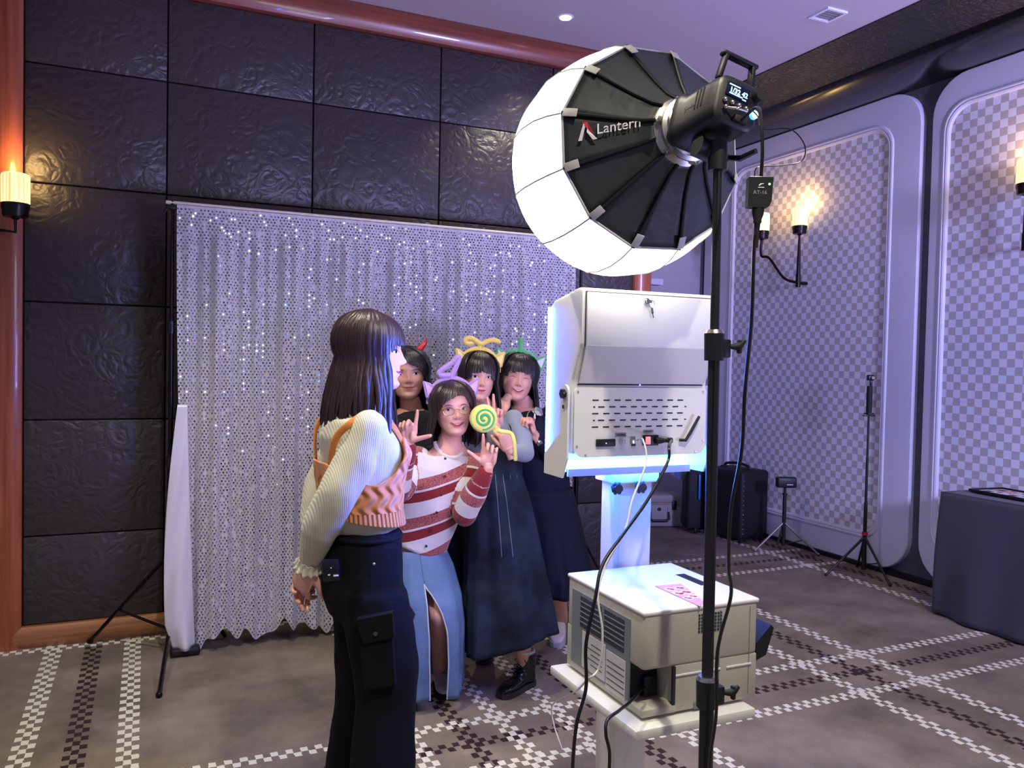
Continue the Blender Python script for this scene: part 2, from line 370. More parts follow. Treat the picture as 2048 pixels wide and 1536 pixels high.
# right wall: padded white panels with checker insets
m = MB(); m.bb((XR+.05, -2.6, 0), (XR+.25, YF+.2, ZC)); wr = obj('wall_right', m, M_gap, smooth=0, kind='structure')
m = MB(); m.bb((XR-.012, -2.6, 0), (XR+.05, YF, .032)); obj('baseboard_right', m, M_skirt, smooth=0, kind='structure')
def rrect(y0, y1, z0, z1, r, n=9):
    pts = []
    for cy, cz, a0 in ((y1-r, z1-r, 0), (y0+r, z1-r, 90), (y0+r, z0+r, 180), (y1-r, z0+r, 270)):
        for k in range(n):
            a = math.radians(a0+90*k/(n-1)); pts.append((cy+r*math.cos(a), cz+r*math.sin(a)))
    return pts
def wall_panel(y0, y1, m1=.14):
    z0, z1 = .032, 3.488; iy0, iy1, iz0, iz1 = y0+.275, y1-m1, .27, 3.255
    rings = []                                        # (outline, x)
    o = lambda e, r: rrect(y0+e, y1-e, z0+e, z1-e, r)
    q = lambda e, r: rrect(iy0+e, iy1-e, iz0+e, iz1-e, r)
    rings = [(o(0, .26), XR+.05), (o(0, .26), XR+.008), (o(.006, .255), XR+.001), (o(.014, .25), XR), (q(-.052, .19), XR), (q(-.045, .185), XR-.009), (q(-.034, .18), XR-.011),
             (q(-.026, .175), XR-.004), (q(-.018, .17), XR-.009), (q(-.008, .165), XR-.004), (q(0, .16), XR+.012)]
    n = len(rings[0][0]); m = MB()
    vs = [(x, y, z) for ring, x in rings for y, z in ring]
    m.add(vs, [(i*n+j, i*n+(j+1) % n, (i+1)*n+(j+1) % n, (i+1)*n+j) for i in range(len(rings)-1) for j in range(n)])
    obj('panel', m, M_white, wr, smooth=35, fix=False)
    m = MB(); m.add([(XR+.012, y, z) for y, z in q(0, .16)], [tuple(range(n))]); m.add([(XR+.03, y, z) for y, z in q(0, .16)], [tuple(range(n-1, -1, -1))])
    obj('panel_inset', m, M_checker, wr, smooth=0, fix=False)
wall_panel(4.09, 6.50, .44); wall_panel(1.96, 4.005); wall_panel(-.17, 1.875)
# recessed ceiling lamp and vent
M_lampglow = mat('lamp_glow', (255, 255, 255), .5, emit=(1, .97, .9), estr=9); M_vent = mat('vent_white', (226, 226, 232), .5)
for x, y in ((2.237, 4.321),):
    e = empty('downlight', (x, y, ZC), 'small round recessed ceiling spotlight, lit white, above the wood moulding', 'ceiling light')
    m = MB(); m.cyl((x, y, ZC-.004), (x, y, ZC+.0), .044, .05, 24); obj('trim_ring', m, M_vent, e)
    m = MB(); m.cyl((x, y, ZC-.008), (x, y, ZC-.003), .034, .034, 24); obj('lens', m, M_lampglow, e)
e = empty('ceiling_vent', (3.56, 3.6, ZC), 'small square white vent set in the ceiling near the dark strip', 'vent')
m = MB()
for a, b_ in (((-.075, -.075), (.075, -.06)), ((-.075, .06), (.075, .075)), ((-.075, -.06), (-.06, .06)), ((.06, -.06), (.075, .06))):
    m.bb((3.56+a[0], 3.6+a[1], ZC-.012), (3.56+b_[0], 3.6+b_[1], ZC))
obj('frame', m, M_vent, e)
for k in range(5):
    m = MB(); m.box((3.56, 3.552+.024*k, ZC-.006), (.12, .016, .002), Matrix.Rotation(.5, 3, 'X')); obj('slat', m, M_gap, e)
# wall sconces
M_shade = None
def shade_mat():
    m, nt, b = newmat('ribbed_lit_glass'); L = nt.links
    b.inputs['Base Color'].default_value = (.9, .8, .5, 1); b.inputs['Roughness'].default_value = .4
    tc = N(nt, 'ShaderNodeTexCoord'); v = N(nt, 'ShaderNodeTexNoise'); v.inputs['Scale'].default_value = 70
    mp = N(nt, 'ShaderNodeMapping'); mp.inputs['Scale'].default_value = (1, 1, .02); L.new(tc.outputs['Object'], mp.inputs[0]); L.new(mp.outputs[0], v.inputs['Vector'])
    cr = N(nt, 'ShaderNodeValToRGB'); cr.color_ramp.elements[0].color = (.62, .34, .05, 1); cr.color_ramp.elements[1].color = (1, .86, .42, 1)
    cr.color_ramp.elements[0].position = .35; cr.color_ramp.elements[1].position = .62; L.new(v.outputs[0], cr.inputs[0])
    L.new(cr.outputs[0], b.inputs['Emission Color']); b.inputs['Emission Strength'].default_value = 1.35
    return m
M_shade = shade_mat(); M_bronze = mat('dark_bronze', (40, 34, 34), .3, metal=.7)
def shade_cup(p, e, h=.150, r=.060, light=2.2):
    p = Vector(p); m = MB()
    prof = [(r*.93, 0), (r, .006), (r, h-.012), (r*.95, h-.003), (r*.86, h), (.001, h-.002)]
    m.loft([(p+Vector((0, 0, z)), Vector((q, 0, 0)), Vector((0, q, 0))) for q, z in prof], n=32)
    obj('lamp_shade', m, M_shade, e, smooth=40)
    m = MB(); m.loft([(p+Vector((0, 0, z)), Vector((q, 0, 0)), Vector((0, q, 0))) for q, z in [(r*.98, .002), (r*1.0, -.02), (r*.9, -.034), (r*.92, -.05), (r*.86, -.062), (.02, -.066), (.012, -.075)]], n=28)
    o = obj('lamp_cup', m, M_bronze, e, smooth=40)
    l = add_light('sconce_bulb', 'POINT', p+Vector((0, 0, h+.05)), light, (1, .62, .22), shadow_soft_size=.05); return o
def sconce(elbow, s1, s2, label, wallp):
    e = empty('wall_sconce', elbow, label, 'wall lamp')
    elbow = Vector(elbow); s1 = Vector(s1)
    m = MB(); m.cyl(elbow+Vector((0, 0, -.035)), elbow+Vector((0, 0, .07)), .020, .020, 16); m.cyl(elbow, Vector(wallp), .014, .014, 12); obj('wall_bracket', m, M_bronze, e)
    m = MB(); m.tube([elbow+Vector((0, 0, .05)), elbow+Vector((0, 0, .2)), s1+Vector((0, 0, -.07))], [.017, .014, .008], 12); obj('rod', m, M_bronze, e)
    shade_cup(s1, e)
    if s2 is not None:
        s2 = Vector(s2); pts = spline([elbow, elbow.lerp(s2, .38)+Vector((0, 0, -.12)), elbow.lerp(s2, .78)+Vector((0, 0, -.13)), s2+Vector((0, 0, -.2)), s2+Vector((0, 0, -.06))], 6)
        m = MB(); m.tube(pts, .011, 10); obj('curved_arm', m, M_bronze, e); shade_cup(s2, e)
E1 = WX(1596, 566, 4.86)
sconce(E1, Vector((4.86, E1.y, 2.645)), WX(1524, 463, 4.70)+Vector((0, 0, -.0)), 'twin-shade bronze wall lamp glowing yellow on the checkered panel behind the flash stand', (4.952, E1.y, E1.z))
E2 = WX(2050, 490, 4.86)
sconce(E2, WX(2054, 368, 4.86), WX(1990, 385, 4.70)*0+WX(2100, 372, 4.7), 'wall lamp with yellow ribbed shade cut off by the right edge of the photo', (4.952, E2.y, E2.z))
sl = WY(31, 408, 4.57)
e = empty('wall_sconce', sl, 'lit ribbed yellow shade on a black cup over the redwood frame at far left', 'wall lamp')
shade_cup(sl, e, h=.143, r=.062, light=4.)
m = MB(); m.cyl(sl+Vector((0, 0, -.07)), sl+Vector((0, 0, -.14)), .007, .006, 10); m.tube(spline([sl+Vector((.002, 0, -.135)), sl+Vector((-.05, .02, -.128)), sl+Vector((-.14, .07, -.12)), sl+Vector((-.22, .145, -.12))], 5), [.004+.0005*i for i in range(16)], 10)
obj('curved_arm', m, M_bronze, e)
# ------------------------------------------------------------------ lantern softbox
def emis(name, col, strength):
    m, nt, b = newmat(name); b.inputs['Base Color'].default_value = (.8, .8, .8, 1); b.inputs['Emission Color'].default_value = (*col, 1); b.inputs['Emission Strength'].default_value = strength; b.inputs['Roughness'].default_value = .7; return m
M_lantern = emis('lantern_diffuser', (1, .965, .90), LANTERN_E)
M_seam = mat('grey_seam', (150, 150, 150), .8); M_cloth = mat('black_softbox_fabric', (40, 46, 46), .5, bump=.9, bscale=14, spec=.6)
M_rib = mat('black_rib', (14, 15, 17), .6); M_metal = mat('brushed_steel', (190, 188, 180), .3, metal=1); M_chrome = mat('chrome', (225, 225, 225), .12, metal=1)
M_bk = mat('black_plastic', (20, 21, 24), .42); M_bk2 = mat('black_rubber', (14, 14, 16), .65); M_print = mat('white_print', (225, 225, 225), .6); M_red = mat('red_print', (200, 24, 44), .6)
M_tab = mat('translucent_tab', (196, 196, 190), .6)
LC = W(1247, 330, 2.15); LU = (RT*.37+UP*.02-FW*.93).normalized(); LR = .29; LK = .965
A0 = Vector((0, 0, 1)); A0 = (A0-LU*A0.dot(LU)).normalized(); B0 = LU.cross(A0)
lan = empty('lantern_softbox', LC, 'large glowing white lantern softbox with black fabric back and red and white mark', 'softbox')
NG = 12; GA = -.085
# profile: (distance along axis toward the flash, radius)
wprof = [(.150, .262), (.105, .282), (.05, .296), (-.02, .300), (-.09, .292), (-.16, .262), (-.22, .205), (-.262, .13), (-.285, .05), (-.29, .004)]
bprof = [(.150, .264), (.170, .235), (.200, .190), (.235, .140), (.268, .100), (.292, .082)]
wprof = [(d*LK, r*LK) for d, r in wprof]; bprof = [(d*LK, r*LK) for d, r in bprof]
def gore(prof, g, bulge=0., sub=5, off=0.):
    a0 = 2*PI*(g+.5)/NG+.12+GA; a1 = a0+2*PI/NG
    def fn(u, v):
        k = v*(len(prof)-1); i = min(int(k), len(prof)-2); t = k-i
        d = lerp(prof[i][0], prof[i+1][0], t); r = lerp(prof[i][1], prof[i+1][1], t)
        p0 = A0*math.cos(a0)*r+B0*math.sin(a0)*r; p1 = A0*math.cos(a1)*r+B0*math.sin(a1)*r
        p = p0.lerp(p1, u)*(1+bulge*math.sin(PI*u)*math.sin(PI*min(1, v*1.0)))
        return LC+LU*(d+off)+p
    return fn
for g in range(NG):
    m = MB(); m.grid(gore(wprof, g, .035), 7, 19); obj('white_panel', m, M_lantern, lan, smooth=180, fix=False)
    m = MB(); m.grid(gore(bprof, g, -.012), 7, 11); obj('black_panel', m, M_cloth, lan, smooth=180, fix=False, solid=.001)
    a0 = 2*PI*(g+.5)/NG+.12+GA; rad = A0*math.cos(a0)+B0*math.sin(a0); tan = LU.cross(rad)
    m = MB(); m.tube([LC+LU*d+rad*(r+.001) for d, r in wprof], .0022, 6); obj('seam', m, M_seam, lan)
    m = MB(); m.tube([LC+LU*(d+.003)+rad*(r+.002) for d, r in bprof], .004, 6); obj('rib', m, M_rib, lan)
    am = a0+PI/NG
    rm = A0*math.cos(am)+B0*math.sin(am); tn = LU.cross(rm)
    if True:
        p = LC+LU*.152+rad*.256; R = Matrix((tan, -rad, LU)).transposed()
        m = MB(); m.box(p+rad*-.014+LU*.012, (.020, .036, .003), R @ Matrix.Rotation(.75, 3, 'X'), bev=.001); obj('tab', m, M_tab, lan)
m = MB(); m.tube([LC+LU*.150*LK+(A0*math.cos(2*PI*(g+.5)/NG+.12+GA)+B0*math.sin(2*PI*(g+.5)/NG+.12+GA))*.263*LK for g in range(NG+1)], .0035, 6); obj('rim', m, M_tab, lan)
def lathe_axis(prof, n=40, c=LC):
    m = MB(); m.loft([(c+LU*d, A0*r, B0*r) for d, r in prof], n=n); return m
obj('speed_ring', lathe_axis([(.268, .072), (.272, .080), (.281, .080), (.285, .074), (.289, .068), (.298, .068), (.302, .074), (.307, .074), (.311, .064), (.328, .058), (.328, .04)], 48), M_metal, lan, smooth=30)
for k in range(6):
    a = 2*PI*k/6+.3; p = LC+LU*.285+(A0*math.cos(a)+B0*math.sin(a))*.074
    m = MB(); m.cyl(p-LU*.004, p+LU*.016, .006, .006, 10); m.cyl(p+LU*.006, p+LU*.012, .0085, .0085, 8); obj('ring_screw', m, M_chrome, lan)
# the mark and the word on the black fabric
XT = (RT*.97+UP*.21).normalized()
def on_cloth(px, py):
    "nearest point of the black cone under a pixel"
    best = None
    for k in range(160):
        d = 1.75+k*.0028; p = W(px, py, d); h = (p-LC).dot(LU); r = ((p-LC)-LU*h).length
        rr = np.interp(h, [b[0] for b in bprof], [b[1] for b in bprof]) if .145 < h < .295 else None
        if rr is not None and (best is None or abs(r-rr) < best[0]): best = (abs(r-rr), p)
    return best[1]
def on_cloth_mb(mb, px, py, ang, wid):
    "lay flat print on the cone: points are (x right, y up) in metres about the anchor"
    c, s_ = math.cos(ang), math.sin(ang); pxm = CF/1.93
    out = MB()
    vs = []
    for v in mb.v:
        x, y = (v.x*c-v.y*s_)*pxm, (v.x*s_+v.y*c)*pxm
        p = on_cloth(px+x, py-y); vs.append(p+(CAM-p).normalized()*(.0045+.0006*(v.z > 0)))
    out.add(vs, mb.f); return out
t = text_mb('Lantern', .0345, (0, 0, 0), (1, 0, 0), (0, 1, 0), .0003, shear=.18, bold=.0002)
obj('lettering', on_cloth_mb(t, 1236, 252, .17, 0), M_print, lan, smooth=0)
m = MB(); m.prism([(-.022, -.022, 0), (-.013, -.022, 0), (-.001, .014, 0), (-.006, .018, 0)], (0, 0, .0003)); m.prism([(.002, .006, 0), (.007, -.001, 0), (.024, -.021, 0), (.013, -.022, 0), (.0, -.002, 0)], (0, 0, .0003))
obj('mark', on_cloth_mb(m, 1173, 262, .10, 0), M_print, lan, smooth=0, label='white part of the mark')
m = MB(); m.prism([(-.008, .022, .0003), (.004, .022, .0003), (.018, -.010, .0003), (.006, -.0005, .0003), (-.004, .014, .0003)], (0, 0, .0004))
obj('mark', on_cloth_mb(m, 1173, 262, .10, 0), M_red, lan, smooth=0, label='red part of the mark')

# ------------------------------------------------------------------ flash head
FC = LC+LU*.328; FR = (RT*.935-UP*.30)                       # across the body
FX = (RT - LU*RT.dot(LU)).normalized(); FZ = LU.cross(FX).normalized()
if FZ.z < 0: FZ = -FZ
roll = math.radians(-14); FXr = FX*math.cos(roll)+FZ*math.sin(roll); FZr = FZ*math.cos(roll)-FX*math.sin(roll); FX, FZ = FXr, FZr
def F(x, y, z): return FC+FX*x+LU*y+FZ*z
RF = Matrix((FX, LU, FZ)).transposed()
fl = empty('studio_flash', FC, 'black studio flash head with blue display and top handle clamped on the stand', 'flash')
m = MB(); secs = []
for y, w, h in [(-.012, .060, .060), (0, .064, .064), (.02, .062, .060), (.03, .056, .054), (.128, .056, .054), (.148, .054, .052), (.153, .048, .046)]:
    secs.append((F(0, y, 0), FX*w, FZ*h))
m.loft(secs, n=40, p=4.2); obj('housing', m, M_bk, fl, smooth=40)
for k in range(3):
    m = MB(); m.box(F(-.0563, .078+.012*k, .012), (.002, .0045, .045), RF, bev=.0008); obj('vent_slot', m, M_bk2, fl)
m = MB()
for a in (-.038, .038):
    m.box(F(a*1.0, .125, .080), (.010, .018, .060), RF @ Matrix.Rotation(-a*3, 3, 'Y'), bev=.003)
m.box(F(0, .125, .108), (.092, .020, .010), RF, bev=.004)
obj('handle', m, M_bk, fl)
yb = .1545
M_disp = emis('blue_display', (.04, .5, 1.), 1.5); M_dispbg = mat('display_back', (6, 14, 40), .3)
m = MB(); m.box(F(-.006, yb, .022), (.058, .002, .030), RF, bev=.0005); obj('display', m, M_dispbg, fl)
obj('display_digits', text_mb('1/32 42', .0150, F(-.004, yb+.0016, .020), FX, FZ, .0002, bold=.0005), M_disp, fl, smooth=0)
for x_, z_, w_ in ((-.016, .031, .028), (-.010, .0125, .034), (.012, .0095, .010)):
    m = MB(); m.box(F(x_, yb+.0014, z_), (w_, .0006, .0026), RF); obj('display_bar', m, M_disp, fl, smooth=0)
for k in range(4):
    m = MB(); m.ball(F(-.033+.018*k, yb+.001, -.006), (.0055), 12, RF); obj('button', m, M_metal, fl)
m = MB(); m.cyl(F(.042, yb-.001, -.012), F(.042, yb+.006, -.012), .0095, .009, 20); obj('blue_button', m, M_disp, fl)
m = MB(); m.cyl(F(.042, yb-.001, .030), F(.042, yb+.014, .030), .012, .011, 20); obj('dial', m, M_bk2, fl)
for s_, z, sz in (('godox', .006, .017),):
    obj('lettering', text_mb(s_, sz, F(-.0575, .058, z), LU, FZ, .0002), mat('grey_print', (120, 120, 124), .6), fl, smooth=0)
# bracket below the head
PT = W(1437, 285, 1.75)
m = MB(); m.box(F(0, .075, -.062), (.05, .07, .022), RF, bev=.004)
m.cyl(F(-.03, .075, -.082), F(.03, .075, -.082), .024, .024, 24)
m.cyl(F(0.03, .075, -.082), F(.048, .075, -.082), .014, .012, 12)
m.tube([F(.045, .075, -.082), F(.062, .11, -.088), F(.07, .15, -.08)], [.006, .007, .006], 8)
m.cyl(F(0, .075, -.085), PT+Vector((0, 0, -.02)), .021, .019, 20)
m.cyl(PT+Vector((0, 0, .0)), PT+Vector((0, 0, -.06)), .021, .021, 20)
obj('tilt_bracket', m, M_bk, fl)
m = MB(); m.tube([F(-.03, yb, -.022), F(-.012, yb+.014, -.022), F(.03, yb+.006, -.013)], [.0025, .003, .0025], 8); m.ball(F(-.03, yb+.004, -.022), .005); m.ball(F(-.005, yb+.013, -.0205), .0045); obj('jack_plug', m, M_metal, fl)
m = MB(); m.box(F(.01, yb+.004, -.036), (.032, .012, .014), RF, bev=.002); obj('socket', m, M_bk2, fl)

# ------------------------------------------------------------------ flash stand
PB = W(1411, 1536, 1.755); axis = (PT-PB).normalized(); PB0 = PT+(PB-PT)*(PT.z/(PT.z-PB.z))*1.0
def pole_at(z): return PT+(PB0-PT)*((PT.z-z)/(PT.z-PB0.z))
st = empty('flash_stand', (PB0.x, PB0.y, 0), 'tall black light stand in the foreground right in front of the photo booth', 'light stand')
for (za, zb, r) in ((pole_at(1.96).z, 1.54, .0098), (1.54, .80, .0125), (.80, .10, .0155)):
    m = MB(); m.cyl(pole_at(za), pole_at(zb), r, r, 20); m.box(pole_at((za+zb)/2)+Vector((-r*.5, -r*.86, 0)), (.004, .003, (za-zb)), Matrix.Rotation(-.5, 3, 'Z')); obj('pole', m, M_bk, st)
for z, r in ((1.545, .022), (.80, .024)):
    m = MB(); m.cyl(pole_at(z+.022), pole_at(z-.036), r, r*.95, 24); m.box(pole_at(z-.01)+RT*r, (.022, .02, .04), None, bev=.004); obj('clamp_collar', m, M_bk, st)
    m = MB(); m.cyl(pole_at(z+.030), pole_at(z+.022), r*.8, r*.95, 24); obj('collar_ring', m, M_metal, st)
    p = pole_at(z-.006)+RT*(r+.012); m = MB(); m.tube([p, p+RT*.016, p+RT*.022+Vector((0, 0, .004)), p+RT*.032+Vector((0, 0, .014))], [.005, .009, .008, .004], 10); m.box(p+RT*.02, (.008, .012, .03), None, bev=.003); obj('wing_knob', m, M_bk2, st)
for k in range(3):
    a = 2*PI*k/3+.9; d = Vector((math.cos(a), math.sin(a), 0)); c = Vector((PB0.x, PB0.y, 0))
    m = MB(); m.tube([c+Vector((0, 0, .30))+d*.02, c+d*.48+Vector((0, 0, .012))], .010, 10, flat=.6); m.ball(c+d*.48+Vector((0, 0, .014)), .014); obj('leg', m, M_bk, st)
    m = MB(); m.cyl(c+Vector((0, 0, .11)), c+d*.25+Vector((0, 0, .155)), .005, .005, 8); obj('brace', m, M_bk, st)

# ------------------------------------------------------------------ radio receiver and its leads
AT = W(1518, 388, 1.44)
rc = empty('radio_receiver', AT, 'small black radio receiver box with green light hanging on cables', 'receiver')
TX = (RT*.995-UP*.02).normalized(); TZ = (UP*1+RT*.06).normalized(); TY = TX.cross(TZ); TR = Matrix((TX, TZ.cross(TX), TZ)).transposed()
m = MB(); pl = [(-.0215, .028), (.0215, .028), (.0205, -.014), (.017, -.023), (.008, -.026), (-.012, -.025), (-.021, -.024)]
m.prism([AT+TX*a+TZ*b+FW*.009 for a, b in pl], -FW*.018)
bmx = m; obj('case', bmx, M_bk, rc, smooth=0)
m = MB(); m.box(AT+TZ*.0285, (.040, .014, .0016), TR, bev=.0005); obj('metal_rim', m, M_metal, rc)
m = MB(); m.loft([(AT+TZ*z, TX*w, TY*w*.8) for z, w in [(-.020, .0115), (-.035, .0105), (-.046, .007), (-.050, .0075), (-.053, .0055), (-.07, .0045), (-.095, .004)]], n=16); obj('plug', m, M_bk2, rc)
m = MB(); m.ball(AT+TX*.0148+TZ*.0155-FW*.0092, (.0021), 12); obj('green_light', m, emis('green_led', (.15, 1, .1), 2.5), rc)
obj('lettering', text_mb('AT-16', .0095, AT-TX*.001+TZ*.0005-FW*.0096, TX, TZ, .0001), mat('grey_print_b', (150, 150, 150), .6), rc, smooth=0)
m = MB(); m.prism([AT+TX*a+TZ*b-FW*.0095 for a, b in [(-.0045, .0135), (-.001, .0165), (.0045, .0168), (.0045, .0155), (.001, .0152), (-.003, .0120)]], -FW*.0003); m.prism([AT+TX*a+TZ*b-FW*.0095 for a, b in [(-.005, .0088), (.0055, .0088), (.0055, .0102), (-.005, .0102)]], -FW*.0003)
obj('mark', m, M_print, rc, smooth=0)
def cable(name, pts, r, mt, label, cat='cable', per=10, parent=None, n=8):
    P = spline(pts, per); m = MB(); m.tube(P, r, n)
    if parent is not None: return obj(name, m, mt, parent)
    o = obj(name, m, mt, None, label, cat=cat); return o
M_cab = mat('black_cable', (14, 14, 18), .3); M_cabw = mat('white_cable', (206, 206, 202), .4)
cable('power_cable', [F(.012, yb+.006, -.036), W(1513, 215, 1.52), W(1522, 238, 1.46), W(1525, 300, 1.44), AT+TZ*.03+TX*.002], .0032, M_cab, 'thick black cable from the flash head down to the radio receiver box')
cable('sync_cable', [W(1500, 217, 1.52), W(1515, 232, 1.5), W(1527, 258, 1.47), W(1580, 258, 1.45), W(1609, 290, 1.44), W(1603, 322, 1.44), W(1560, 331, 1.44), W(1515, 335, 1.44), AT+TZ*.028-TX*.010], .0011, M_cab, 'thin black looping cable beside the radio receiver box')
cable('power_cable', [AT-TZ*.06, W(1508, 500, 1.44), W(1503, 640, 1.45), W(1490, 780, 1.46), W(1483, 900, 1.5), W(1462, 1020, 1.55), W(1457, 1130, 1.6), W(1462, 1190, 1.64), W(1440, 1275, 1.68), W(1433, 1330, 1.69), W(1432, 1430, 1.69), W(1420, 1520, 1.70), W(1420, 1620, 1.70)], .0036, M_cab, 'long black cable hanging from the radio receiver down along the flash stand', per=12)

# ------------------------------------------------------------------ photo booth
M_kw = mat('cream_powder_coat', (222, 222, 214), .42, bump=.12, bscale=260); M_kw2 = mat('cream_metal_edge', (226, 226, 220), .35); M_slot = mat('slot_dark', (8, 8, 14), .8)
M_led = emis('led_blue_white', (.008, .10, 1.), LED_E); M_leddot = emis('led_dot', (.05, .3, 1.), 8); M_ledbar = emis('led_tube', (.02, .14, 1.), LED_E*.18); M_panelgap = mat('panel_gap', (60, 58, 60), .8)
KX0, KX1, KF = 1.066, 1.518, 2.115
kb = empty('photo_booth', (1.29, 2.1, 0), 'cream photo booth on a post with blue LED edge lighting, seen from behind', 'photo booth')
# side profile (Y, z) of the cabinet, extruded in X with rounded top edge
prof = [(KF, 1.245), (KF, 1.655), (2.09, 1.675), (1.945, 1.703), (1.930, 1.700), (1.925, 1.690), (1.925, 1.548), (1.928, 1.538), (1.972, 1.445), (1.972, 1.245)]
m = MB(); m.prism([(KX0, y, z) for y, z in prof], (KX1-KX0, 0, 0))
cabm = remesh(m, .006, 2); obj('cabinet', cabm, M_kw, kb, smooth=50)
# access door: upper leaf and sloping leaf, proud of the cabinet
def slab(name, quad, out, th, mt, parent, bev=.003, inset=0., label=None):
    q = [Vector(p) for p in quad]; out = Vector(out).normalized(); m = MB(); m.prism([p for p in q], out*th); return obj(name, m, mt, parent, label, smooth=0)
dx0, dx1 = KX0+.012, KX1-.012
m = MB(); m.bb((dx0-.002, 1.9235, 1.543), (dx1+.002, 1.9245, 1.692)); obj('door_gap', m, M_panelgap, kb, smooth=0)
m = MB(); m.bb((dx0, 1.916, 1.545), (dx1, 1.924, 1.689), bev=.003); door = obj('door', m, M_kw, kb, label='lockable upper door')
m = MB(); a = Vector((0, 1.916, 1.545)); b_ = Vector((0, 1.9645, 1.442)); nn = Vector((0, -.90, -.43))
m.prism([Vector((dx0, a.y, a.z)), Vector((dx1, a.y, a.z)), Vector((dx1-.006, b_.y, b_.z)), Vector((dx0+.006, b_.y, b_.z))], -nn*.006); obj('sloping_panel', m, M_kw, kb, smooth=0)
m = MB(); m.bb((dx0+.004, 1.968, 1.437), (dx1-.004, 1.9725, 1.4395)); obj('panel_gap', m, M_slot, kb, smooth=0)
m = MB(); m.ball((1.283, 1.967, 1.438), (.0025), 10); obj('blue_light', m, emis('tiny_blue', (.1, .15, 1), 5), kb)
# rear service plate with rounded lower corners
px0, px1, pz0, pz1 = KX0+.006, KX1-.003, 1.236, 1.430
pts = []
for cx, cz, a0, r in ((px1-.012, pz1-.012, 0, .012), (px0+.012, pz1-.012, 90, .012), (px0+.03, pz0+.03, 180, .03), (px1-.03, pz0+.03, 270, .03)):
    for k in range(7):
        t_ = math.radians(a0+15*k); pts.append((cx+r*math.cos(t_), 1.9655, cz+r*math.sin(t_)))
m = MB(); m.prism(pts, (0, .005, 0)); plate = obj('rear_plate', m, M_kw2, kb, smooth=30)
for j in range(5):
    z = 1.395-.0187*j; n_ = 9; st_ = .0355
    for i in range(n_+(1 if j % 2 else 0)):
        x = 1.128+st_*i-(.0 if j % 2 == 0 else .0165); w = .020
        if j % 2 and i == 0: x += .0125; w = .006
        elif j % 2 and i == n_: x -= .0; w = .006
        m = MB(); m.box((x+.01, 1.9652, z), (w, .0022, .0034), None, bev=.0008); obj('vent_slot', m, M_slot, plate)
for x, z in ((px0+.010, 1.418), (px1-.012, 1.420), (px0+.010, 1.268), (px1-.008, 1.275), (px0+.038, 1.243), (px1-.035, 1.243)):
    m = MB(); m.cyl((x, 1.9655, z), (x, 1.963, z), .0032, .0026, 10); obj('screw', m, M_metal, plate)
# sockets and switches on the plate
m = MB(); m.box((1.172, 1.9620, 1.276), (.062, .008, .021), None, bev=.003); o = obj('black_port', m, M_bk, plate); 
m = MB(); m.ball((1.171, 1.9578, 1.275), .0014, 8); obj('blue_dot', m, emis('dotblue', (.2, .4, 1), 6), plate)
m = MB(); m.box((1.222, 1.9647, 1.297), (.035, .0012, .012)); obj('engraved_label', m, mat('grey_label', (140, 142, 136), .5), plate, smooth=0)
m = MB(); m.box((1.222, 1.9638, 1.297), (.026, .0006, .003)); obj('printed_line', m, M_bk, plate, smooth=0)
m = MB(); m.cyl((1.2265, 1.965, 1.278), (1.2265, 1.958, 1.278), .0095, .009, 24); m.cyl((1.2265, 1.959, 1.278), (1.2265, 1.956, 1.278), .0055, .005, 16); obj('round_button', m, M_chrome, plate)
m = MB(); m.box((1.262, 1.9635, 1.281), (.014, .004, .022), None, bev=.001); obj('usb_port', m, M_metal, plate)
m = MB(); m.box((1.264, 1.9625, 1.268), (.012, .003, .007)); obj('usb_port', m, M_bk, plate, smooth=0)
m = MB(); m.box((1.320, 1.9615, 1.280), (.050, .010, .030), None, bev=.002); obj('power_inlet', m, M_bk, plate)
m = MB(); m.box((1.308, 1.9565, 1.280), (.016, .004, .022), None, bev=.001); obj('rocker_switch', m, emis('red_switch', (1, .03, .01), 1.3), plate, label='lit red rocker switch')
m = MB(); m.box((1.314, 1.9647, 1.306), (.034, .0012, .008)); obj('engraved_label', m, mat('grey_label_b', (140, 142, 136), .5), plate, smooth=0)
m = MB(); m.box((1.314, 1.9638, 1.306), (.024, .0006, .0022)); obj('printed_line', m, M_bk, plate, smooth=0)
m = MB(); m.loft([(Vector((x, 1.955, 1.279)), Vector((0, q, 0)), Vector((0, 0, q))) for x, q in ((1.332, .009), (1.35, .009), (1.362, .006), (1.375, .006), (1.376, .008), (1.388, .008))], n=14); obj('power_plug', m, M_bk2, plate)
m = MB(); m.cyl((1.418, 1.958, 1.279), (1.437, 1.955, 1.278), .0045, .0045, 10); m.tube([(1.436, 1.955, 1.276), (1.452, 1.953, 1.30), (1.480, 1.950, 1.348)], [.0045, .005, .0042], 10); obj('antenna', m, M_bk, plate)
# lock with hanging key
m = MB(); m.cyl((1.262, 1.918, 1.672), (1.262, 1.908, 1.672), .0085, .0085, 24); m.cyl((1.262, 1.909, 1.672), (1.262, 1.903, 1.672), .0065, .006, 20); lk = obj('lock', m, M_chrome, door)
m = MB(); ring = [Vector((1.2745+.009*math.cos(a), 1.905, 1.664+.010*math.sin(a))) for a in np.linspace(0, 2*PI, 21)]; m.tube(ring, .0011, 6)
m.box((1.268, 1.903, 1.671), (.011, .0015, .008)); m.box((1.279, 1.909, 1.647), (.007, .0012, .018), Matrix.Rotation(-.2, 3, 'Y')); m.box((1.282, 1.909, 1.634), (.003, .0012, .016), Matrix.Rotation(-.3, 3, 'Y')); obj('key', m, M_chrome, door)
